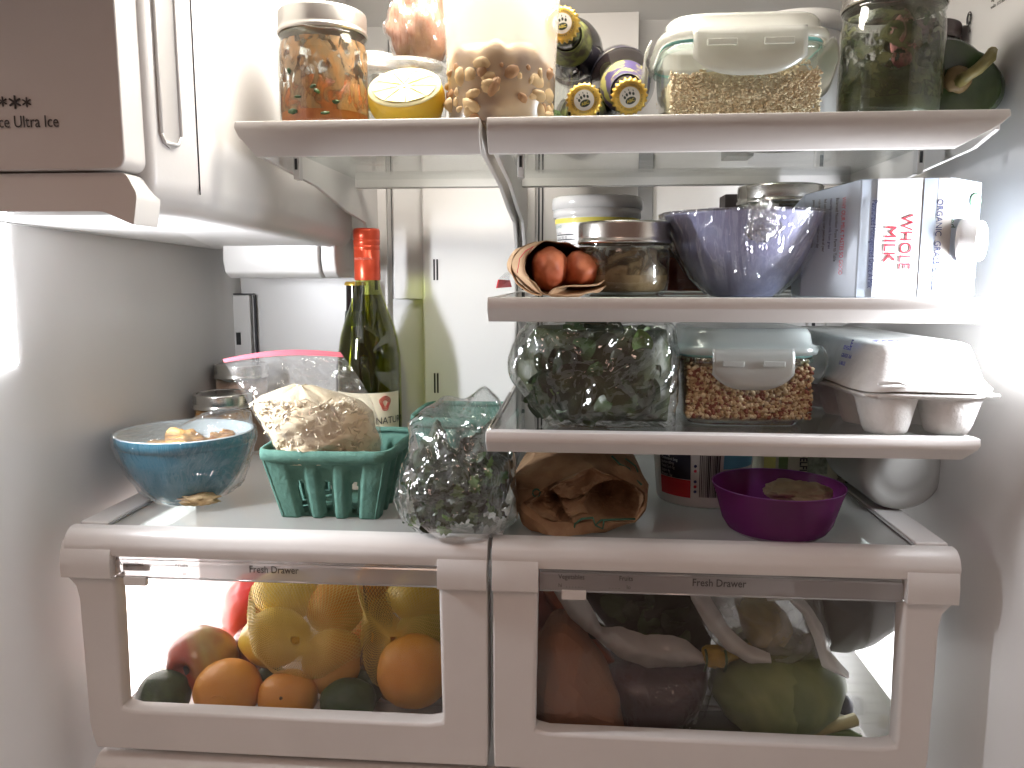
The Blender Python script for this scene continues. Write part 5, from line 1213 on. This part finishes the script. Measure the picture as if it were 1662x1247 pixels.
T, a, b = fruit('orange', 'small round orange second from the left along the drawer window bottom', 'orange', 467, 1138, 48, 41, .79, orangef, .03, 6, gfr, floor_=True); navel(T, a, b, .003, .012, scar, .0019)
appm = mat('apple_skin', (.34, .05, .02), .3, c2=(.42, .33, .10), scale=9, lo=.42, hi=.6, coat=.3, dist=1)
def applefn(p, d):
    r_ = math.hypot(d.x+.15, d.z-.0)
    if d.y < 0: p.y += .016*math.exp(-(r_/.26)**2)
    return p
T, a, b = fruit('apple', 'red and green apple with its blossom end facing out', 'apple', 327, 1070, 57, 53, .825, appm, .04, 7, fn=applefn); blob('blossom_end', (-.004, -(a+b)/2*.60, b), (.0052, .004, .0075), mat('blossom_dark', (.02, .025, .03), .8), T, .4, seed=2, sub=3)
mang = mat('mango_skin', (.62, .04, .04), .3, c2=(.50, .10, .03), scale=8, coat=.3)
fruit('red_mango', 'bright red mango standing in the upper left of the left drawer', 'mango', 392, 985, 46, 60, .92, mang, .05, 8, tilt=.25)
fruit('red_apple', 'dark purplish red apple wedged under the netted lemon', 'apple', 410, 1052, 34, 38, .87, mat('dark_apple_skin', (.16, .025, .03), .3, c2=(.30, .10, .06), scale=10, coat=.2), .04, 9)
fruit('lime', 'small dark green lime between the two front oranges', 'lime', 440, 1104, 27, 24, .835, mat('lime_skin', (.07, .10, .02), .35, c2=(.13, .16, .04), scale=30, bump=.3, bscale=400), .05, 10)
T, a, b = fruit('lemon', 'yellow lemon against the left side of the net bag', 'lemon', 455, 1034, 52, 47, .835, lemonf, .03, 11, gfr, fn=lemonfn, tilt=-.2)
fruit('lemon', 'bright yellow lemon at the top left inside the net bag', 'lemon', 462, 965, 52, 40, .885, lemonf, .03, 12, gfr, fn=lemonfn, tilt=.1)
fruit('orange', 'shaded orange high in the middle of the net bag', 'orange', 545, 985, 46, 46, .88, orangef, .03, 13, gfr)
T, a, b = fruit('orange', 'large pale orange in the centre of the left drawer', 'orange', 543, 1074, 51, 53, .83, mat('pale_orange', (.70, .36, .06), .42, c2=(.76, .44, .09), scale=14, bump=.35, bscale=600), .03, 14, gfr)
T, a, b = fruit('avocado', 'green pear shaped avocado lying at the bottom centre of the left drawer', 'avocado', 565, 1147, 46, 36, .79, mat('avocado_green', (.03, .065, .02), .4, c2=(.05, .10, .03), scale=30, bump=.4, bscale=300), .06, 15, floor_=True); navel(T, a, b, -.010, -.006, mat('pale_scar', (.3, .3, .2), .6), .0014)
fruit('dark_avocado', 'almost black avocado in the shade beside the green one', 'avocado', 600, 1140, 26, 38, .83, limef, .05, 16, floor_=True)
fruit('lemon', 'greenish yellow lemon at the top right of the left drawer', 'lemon', 690, 968, 55, 46, .885, lemonf, .03, 17, gfr, fn=lemonfn)
fruit('lemon', 'yellow green lemon right above the largest orange', 'lemon', 668, 1030, 45, 50, .86, mat('green_lemon', (.50, .42, .06), .4, c2=(.62, .50, .08), scale=14, bump=.3, bscale=500), .03, 18, gfr, fn=lemonfn, tilt=.5)
fruit('orange', 'largest orange, pressed against the right side of the left drawer window', 'orange', 672, 1089, 60, 58, .80, orangef, .03, 19, gfr)
pot = mat('potato_skin', (.22, .13, .07), .7, c2=(.28, .17, .10), scale=40)
fruit('potato', 'brown potato under the largest orange', 'potato', 645, 1160, 32, 22, .84, pot, .08, 20, 'potatoes under the oranges', floor_=True); fruit('potato', 'pale brown potato in the right bottom corner of the left drawer', 'potato', 706, 1162, 28, 20, .85, pot, .08, 21, 'potatoes under the oranges', floor_=True)
fruit('orange', 'orange at the very back of the net bag, between the two nets', 'orange', 612, 1040, 48, 48, .93, orangef, .03, 31, gfr); fruit('orange', 'topmost orange at the back of the left drawer, right of the shaded one', 'orange', 618, 955, 46, 44, .94, orangef, .03, 32, gfr)
# net bag as real mesh lattice
T = thing('net_bag', 'yellow mesh net bag around the lemons and oranges in the left drawer', 'net bag', at(560, 1100, .85)); T.location.z = ZF+.02; O = Vector(T.location)
def netpart(outl, Y, n, layers, name, m, sd=0, th=.0010):
    R0 = pring(outl, Y, n, 2); c = centre(R0); vs, fs = [], []; k = 0; Lr = len(layers)
    for li, (s_, dy) in enumerate(layers):
        for i, p in enumerate(R0):
            j = i+.5*(li % 2); i0 = int(j) % n; i1 = (i0+1) % n; f_ = j-int(j); pp = R0[i0].lerp(R0[i1], f_)
            q = Vector((c.x+(pp.x-c.x)*s_, pp.y+dy, c.z+(pp.z-c.z)*s_)); q += Vector((0, -1, 0))*.004*fbm(q, 30, 2, sd); vs.append(q-O)
    for li in range(Lr-2):
        for i in range(n):
            # diamonds spanning three layers
            a_ = li*n+i; d_ = (li+2)*n+i
            if li % 2 == 0: b_, c_ = (li+1)*n+(i-1) % n, (li+1)*n+i
            else: b_, c_ = (li+1)*n+i, (li+1)*n+(i+1) % n
            fs.append((a_, b_, d_, c_))
    o = mesh(name, vs, fs, m, T, True, False); w_ = o.modifiers.new('lattice', 'WIREFRAME'); w_.thickness = th; w_.use_replace = True; w_.use_even_offset = False; return stuff(o)
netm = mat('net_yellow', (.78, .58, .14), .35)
netpart([(402, 1000), (412, 945), (450, 925), (530, 920), (585, 928), (600, 960), (590, 1010), (596, 1060), (560, 1100), (510, 1105), (450, 1085), (410, 1050)], .835, 96, [(1-.0285*k, -.006-.042*math.sin(min(1, k/16)*PI/2)) for k in range(34)], 'left_net', netm)
netpart([(575, 925), (640, 922), (722, 925), (724, 1010), (722, 1100), (640, 1110), (600, 1120), (585, 1050), (592, 980)], .85, 84, [(1-.030*k, -.004-.036*math.sin(min(1, k/14)*PI/2)) for k in range(32)], 'right_net', netm, 2, .0009)
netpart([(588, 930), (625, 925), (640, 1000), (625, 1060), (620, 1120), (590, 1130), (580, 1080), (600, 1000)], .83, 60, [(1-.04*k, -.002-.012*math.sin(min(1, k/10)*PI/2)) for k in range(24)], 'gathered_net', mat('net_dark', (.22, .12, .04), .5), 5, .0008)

# ================================================================== RIGHT DRAWER
def sack(name, label, cat, outl, Y, steps, m, floorz=ZF+.0022, amp=.005, f=30, sd=0, n=80, part='skin', T=None, smooth=True, group=None, ymin=.7385):
    R0 = pring(outl, Y, n, 1); c = centre(R0)
    if T is None: T = thing(name, label, cat, (c.x, Y, min(p.z for p in R0)), 0, group)
    O_ = Vector(T.location); rg = []
    for s_, dy in steps:
        r_ = []
        for p in R0:
            q = Vector((c.x+(p.x-c.x)*s_, p.y+dy, c.z+(p.z-c.z)*s_)); k = amp*(ridge(q, f, sd)*.7+.4*ridge(q, f*2.3, sd+1)); q += Vector((p.x-c.x, 0, p.z-c.z)).normalized()*k*.5+Vector((0, -k*(1.25-s_), 0)); q.z = max(q.z, floorz); q.y = max(q.y, ymin); r_.append(q-O_)
        rg.append(r_)
    loft(part, rg, m, T, smooth=smooth); return T
ST = [(.1, -.03), (.35, -.028), (.6, -.022), (.8, -.014), (.92, -.006), (1, .006), (.99, .03), (.93, .055), (.7, .075), (.3, .085)]
sack('paper_sack', 'reddish brown paper sack slumped at the left of the right drawer', 'paper bag', [(868, 1195), (868, 1060), (890, 1024), (915, 1018), (940, 1040), (975, 1090), (1000, 1140), (1012, 1192), (940, 1200)], .775, ST, mat('sack_paper', (.24, .10, .05), .8, c2=(.30, .13, .065), scale=14, bump=.2, bscale=400), amp=.010, f=20, sd=3, smooth=False, n=64)
sack('sweet_potato', 'dark red sweet potato behind the paper sack', 'sweet potato', [(866, 1060), (866, 950), (885, 960), (905, 985), (918, 1020), (900, 1045)], .84, ST[:8], mat('sweet_potato_skin', (.26, .05, .03), .6, c2=(.20, .04, .03), scale=40), amp=.003, f=20, sd=5, n=48)
sack('carrot', 'reddish orange carrot lying behind the white bag handle', 'carrot', [(880, 955), (905, 962), (930, 1000), (975, 1050), (1010, 1085), (990, 1090), (940, 1052), (900, 1005)], .83, [(.1, -.008), (.6, -.006), (1, 0), (.9, .012), (.3, .016)], mat('carrot_skin', (.36, .08, .025), .55), amp=.002, f=30, sd=6, n=48)
T = sack('eggplant_bag', 'dark purple vegetable in a clear film bag, middle of the right drawer', 'vegetable', [(985, 1092), (1030, 1078), (1100, 1080), (1148, 1085), (1150, 1120), (1135, 1160), (1100, 1190), (1040, 1200), (1005, 1180), (990, 1140)], .81, ST, mat('beet_skin', (.045, .012, .02), .35, c2=(.07, .02, .03), scale=20), amp=.002, f=18, sd=8, part='vegetable')
sack('', '', '', [(980, 1090), (1030, 1074), (1100, 1076), (1152, 1082), (1156, 1120), (1140, 1165), (1100, 1196), (1040, 1204), (1000, 1186), (985, 1140)], .805, [(s_, dy*1.15-.003) for s_, dy in ST], clear('dark_bag_film', (.94, .92, .94), gl=.0, fres=1.2, rough=.06, crinkle=.8, cscale=26, bd=.008), amp=.006, f=26, sd=8, part='film', T=T)
wb = clear('white_carrier_plastic', (.95, .95, .95), gl=.03, rough=.25, haze=.85, hazec=(.82, .80, .78), crinkle=.3, cscale=30)
def ribbon(T, name, top, bot, Y, m, wob=.004, n=60, sd=0, thick=.0):
    def rs(P, n):
        P = [at(p[0], p[1], p[2] if len(p) > 2 else Y) for p in P]; Ls = [0]
        for i in range(len(P)-1): Ls.append(Ls[-1]+(P[i+1]-P[i]).length)
        o = []; k = 0
        for i in range(n):
            t = Ls[-1]*i/(n-1)
            while k < len(P)-2 and Ls[k+1] < t: k += 1
            o.append(P[k].lerp(P[k+1], (t-Ls[k])/(Ls[k+1]-Ls[k]+1e-9)))
        return o
    a_, b_ = rs(top, n), rs(bot, n); vs, fs = [], []; Mv = 12; O_ = Vector(T.location)
    for j in range(Mv+1):
        for i in range(n):
            q = a_[i].lerp(b_[i], j/Mv); q.y += -.008*math.sin(PI*j/Mv)+wob*(ridge(q, 40, sd)*.6+.4*ridge(q, 95, sd)); q.z += .0015*noise.noise(q*60); q.y = max(q.y, .7385); vs.append(q-O_)
    for j in range(Mv):
        for i in range(n-1): fs.append((j*n+i, j*n+i+1, (j+1)*n+i+1, (j+1)*n+i))
    return mesh(name, vs, fs, m, T, True)
T = thing('carrier_bag', 'white plastic carrier bag rolled open around dark greens in the right drawer', 'bag', at(1040, 1080, .80))
ribbon(T, 'rolled_edge', [(888, 935), (925, 940), (960, 985), (975, 1018), (1010, 1020), (1045, 1030), (1085, 1032), (1115, 1042), (1140, 1062)], [(892, 950), (925, 1005), (955, 1030), (985, 1052), (1010, 1072), (1050, 1084), (1090, 1086), (1125, 1084), (1146, 1078)], .80, wb, .004, 70, 1)
O = Vector(T.location)
sack('', '', '', [(930, 935), (1150, 935), (1170, 990), (1150, 1060), (1080, 1045), (1000, 1030), (965, 990)], .86, ST[:8], mat('deep_greens', (.010, .016, .008), .5, c2=(.02, .035, .015), scale=30, bump=.6, bscale=80), amp=.01, f=20, sd=12, part='packed_greens', T=T)
leaves(T, [at(random.uniform(960, 1130), random.uniform(975, 1030), .825)-O for _ in range(14)], 'round', .032, [leafdd, leafdd, leafd], 12)
T = thing('squash_blossom', 'small yellow squash piece with green bands between the two white bags', 'squash', at(1160, 1066, .80))
blob('squash_body', (0, 0, 0), (ms(22, .8), .012, ms(18, .8)), mat('squash_yellow', (.42, .30, .04), .5, c2=(.34, .22, .04), scale=30), T, .25, seed=4); tube('squash_tail', [(.010, 0, 0), (.026, .002, .004), (.038, .006, .012)], [.007, .005, .003], mat('squash_tail', (.36, .27, .05), .5), T)
for dx in (-.012, .008): tube('green_band', [(dx+.002*math.cos(t), -.0125+.004*abs(math.sin(t)), .012*math.sin(t)) for t in [-1.4+2.8*k/8 for k in range(9)]], .0014, leafd, T, 5)
T = sack('cabbage', 'large round green cabbage in the right half of the right drawer', 'cabbage', [(1160, 1120), (1170, 1080), (1200, 1055), (1270, 1045), (1330, 1055), (1368, 1085), (1378, 1110), (1365, 1150), (1330, 1180), (1270, 1196), (1210, 1185), (1172, 1155)], .82, [(.1, -.05), (.3, -.048), (.5, -.043), (.7, -.033), (.85, -.02), (.94, -.008), (1, .012), (.97, .04), (.85, .07), (.5, .09), (.2, .095)], mat('cabbage_leaf', (.10, .14, .03), .45, c2=(.20, .24, .07), scale=9, dist=1.5, bump=.2, bscale=120), amp=.0025, f=16, sd=15, part='cabbage_head')
O = Vector(T.location)
cl2 = mat('cabbage_outer_leaf', (.13, .17, .04), .5, c2=(.20, .24, .07), scale=12, dist=2, bump=.25, bscale=100)
ST2 = [(.1, -.055), (.4, -.051), (.7, -.039), (.88, -.024), (.97, -.008), (1, .012)]
sack('', '', '', [(1152, 1120), (1165, 1075), (1200, 1052), (1270, 1046), (1300, 1065), (1316, 1110), (1322, 1150), (1290, 1188), (1230, 1190), (1180, 1168)], .820, ST2, cl2, amp=.003, f=14, sd=17, part='outer_leaf', T=T)
T = thing('produce_bag', 'sheer white produce bag knotted over the cabbage in the right drawer', 'bag', at(1290, 1020, .80))
shb = clear('sheer_white_bag', (.9, .9, .9), gl=.03, rough=.2, haze=.36, hazec=(.60, .59, .57), crinkle=.5, cscale=26, hazevar=24)
sack('', '', '', [(1112, 935), (1300, 935), (1330, 975), (1348, 1020), (1352, 1050), (1335, 1068), (1280, 1078), (1210, 1075), (1165, 1045), (1130, 990)], .80, [(s_, dy*.7) for s_, dy in ST], shb, amp=.007, f=24, sd=21, part='film', T=T)
ribbon(T, 'rolled_edge', [(1112, 935), (1150, 965), (1180, 1015), (1215, 1050), (1250, 1060)], [(1122, 975), (1150, 1022), (1180, 1056), (1215, 1076), (1250, 1078)], .775, wb, .003, 50, 4)
ribbon(T, 'handle', [(1240, 965), (1275, 960), (1310, 978), (1335, 1015), (1350, 1060), (1378, 1092)], [(1245, 975), (1280, 975), (1305, 1000), (1322, 1040), (1335, 1085), (1368, 1098)], .765, wb, .003, 50, 6)
sack('', '', '', [(1200, 990), (1260, 985), (1290, 1020), (1270, 1050), (1215, 1045)], .825, ST[:7], mat('yellow_squash', (.42, .32, .08), .5), amp=.002, f=20, sd=9, n=40, part='contents', T=T)
sack('grey_bag', 'grey plastic bag bulging at the upper right of the right drawer', 'bag', [(1295, 935), (1460, 930), (1462, 990), (1450, 1022), (1415, 1048), (1370, 1062), (1330, 1055), (1310, 1000)], .85, ST, mat('grey_plastic', (.20, .20, .195), .5, c2=(.27, .27, .26), scale=12), amp=.007, f=20, sd=25)
stalk = mat('pale_stalk', (.40, .34, .12), .5, c2=(.30, .24, .08), scale=50, stretch=(.3, 1, 1))
def stick(name, label, cat, pts, r, m):
    P_ = [at(*p) for p in pts]; T = thing(name, label, cat, P_[0]); 
    P_ = [Vector((p.x, p.y, max(p.z, ZF+.0024+(r if not isinstance(r, list) else r[0])))) for p in P_]
    tube('stalk', [p-Vector(T.location) for p in P_], r, m, T, 10); return T
stick('broccoli_stalk', 'pale green stalk lying in front below the cabbage', 'stalk', [(1225, 1200, .79), (1290, 1196, .79), (1340, 1182, .80), (1388, 1168, .81)], [.004, .006, .0065, .007], stalk)
stick('brown_twig', 'thin brown stalk along the bottom of the window at the right', 'stalk', [(1300, 1210, .775), (1350, 1206, .775), (1402, 1212, .775)], [.003, .0032, .0025], mat('brown_stalk', (.14, .10, .05), .7))
stick('asparagus_spear', 'dark green spear tucked behind the pale stalk by the right wall', 'stalk', [(1340, 1196, .80), (1380, 1190, .80), (1398, 1200, .795)], [.004, .004, .0035], leafm)
sack('leaf_litter', 'dark limp leaves along the drawer bottom under the cabbage', 'leaves', [(1010, 1196), (1100, 1180), (1200, 1176), (1290, 1188), (1300, 1210), (1150, 1212), (1010, 1206)], .79, [(.1, -.01), (.6, -.008), (1, 0), (.9, .03), (.3, .04)], mat('limp_leaf', (.02, .025, .012), .6), amp=.003, f=40, sd=3, n=60)
o = blob('dark_berry', at(1370, 1148, .86), (.009, .009, .014), mat('berry_skin', (.02, .022, .04), .4), None, .1, seed=2, sub=3); tag(o, 'small blue black fruit behind the right edge of the cabbage', 'fruit')

# ------------------------------------------------------------------ sub-parts go under the part that carries them
SUB = {'cap_disc': ('crown_cap',), 'paw_print': ('crown_cap',), 'cap_lettering': ('crown_cap', 'screw_cap'), 'label_border': ('neck_label',), 'table_rule': ('tub_wall',), 'label_print': ('tub_wall',),
       'yellow_band': ('tub_wall',), 'dark_panel': ('tub_wall',), 'red_panel': ('tub_wall',), 'blue_panel': ('tub_wall',), 'barcode_bar': ('tub_wall',), 'colour_dot': ('tub_wall',), 'leaf_print': ('tub_wall',),
       'carton_lettering': ('carton_body', 'lid'), 'seal_lettering': ('seal_emblem',), 'white_panel': ('carton_body',), 'grey_band': ('carton_body',), 'beige_band': ('carton_body',), 'rail_lettering': ('clear_rail',),
       'rail_edge': ('clear_rail',), 'rail_groove': ('clear_rail',), 'floor_ribs': ('tub_floor',), 'cover_lettering': ('front_cover',), 'snowflake_mark': ('front_cover',), 'clip_slot': ('shelf_clip', 'clip'),
       'label_lettering': ('paper_label',), 'label_emblem': ('paper_label',), 'lemon_segment': ('pith',), 'lemon_core': ('pith',), 'stem': ('stem_base',), 'red_pen_line': ('outer_paper',),
       'green_print_line': ('crumpled_paper',), 'gasket': ('lid',), 'pack_lettering': ('pack_body',), 'yellow_panel': ('pack_body',), 'green_panel': ('pack_body',), 'green_edge': ('pack_body',), 'grey_picture': ('pack_body',),
       'grip_edge': ('recessed_grip',), 'green_band': ('squash_body',), 'lid_shadow_line': ('base_rim',), 'glass_bead': ('glass_body',), 'slider_track': ('humidity_slider',)}
bpy.context.view_layer.update()
for root in [o for o in sc.objects if o.parent is None and o.type == 'EMPTY']:
    kids = list(root.children)
    for k in kids:
        for want in SUB.get(k.name.split('.')[0], ()):
            host = next((h for h in kids if h.name.split('.')[0] == want and h is not k), None)
            if host:
                k.parent = host; k.matrix_parent_inverse = host.matrix_basis.inverted(); break
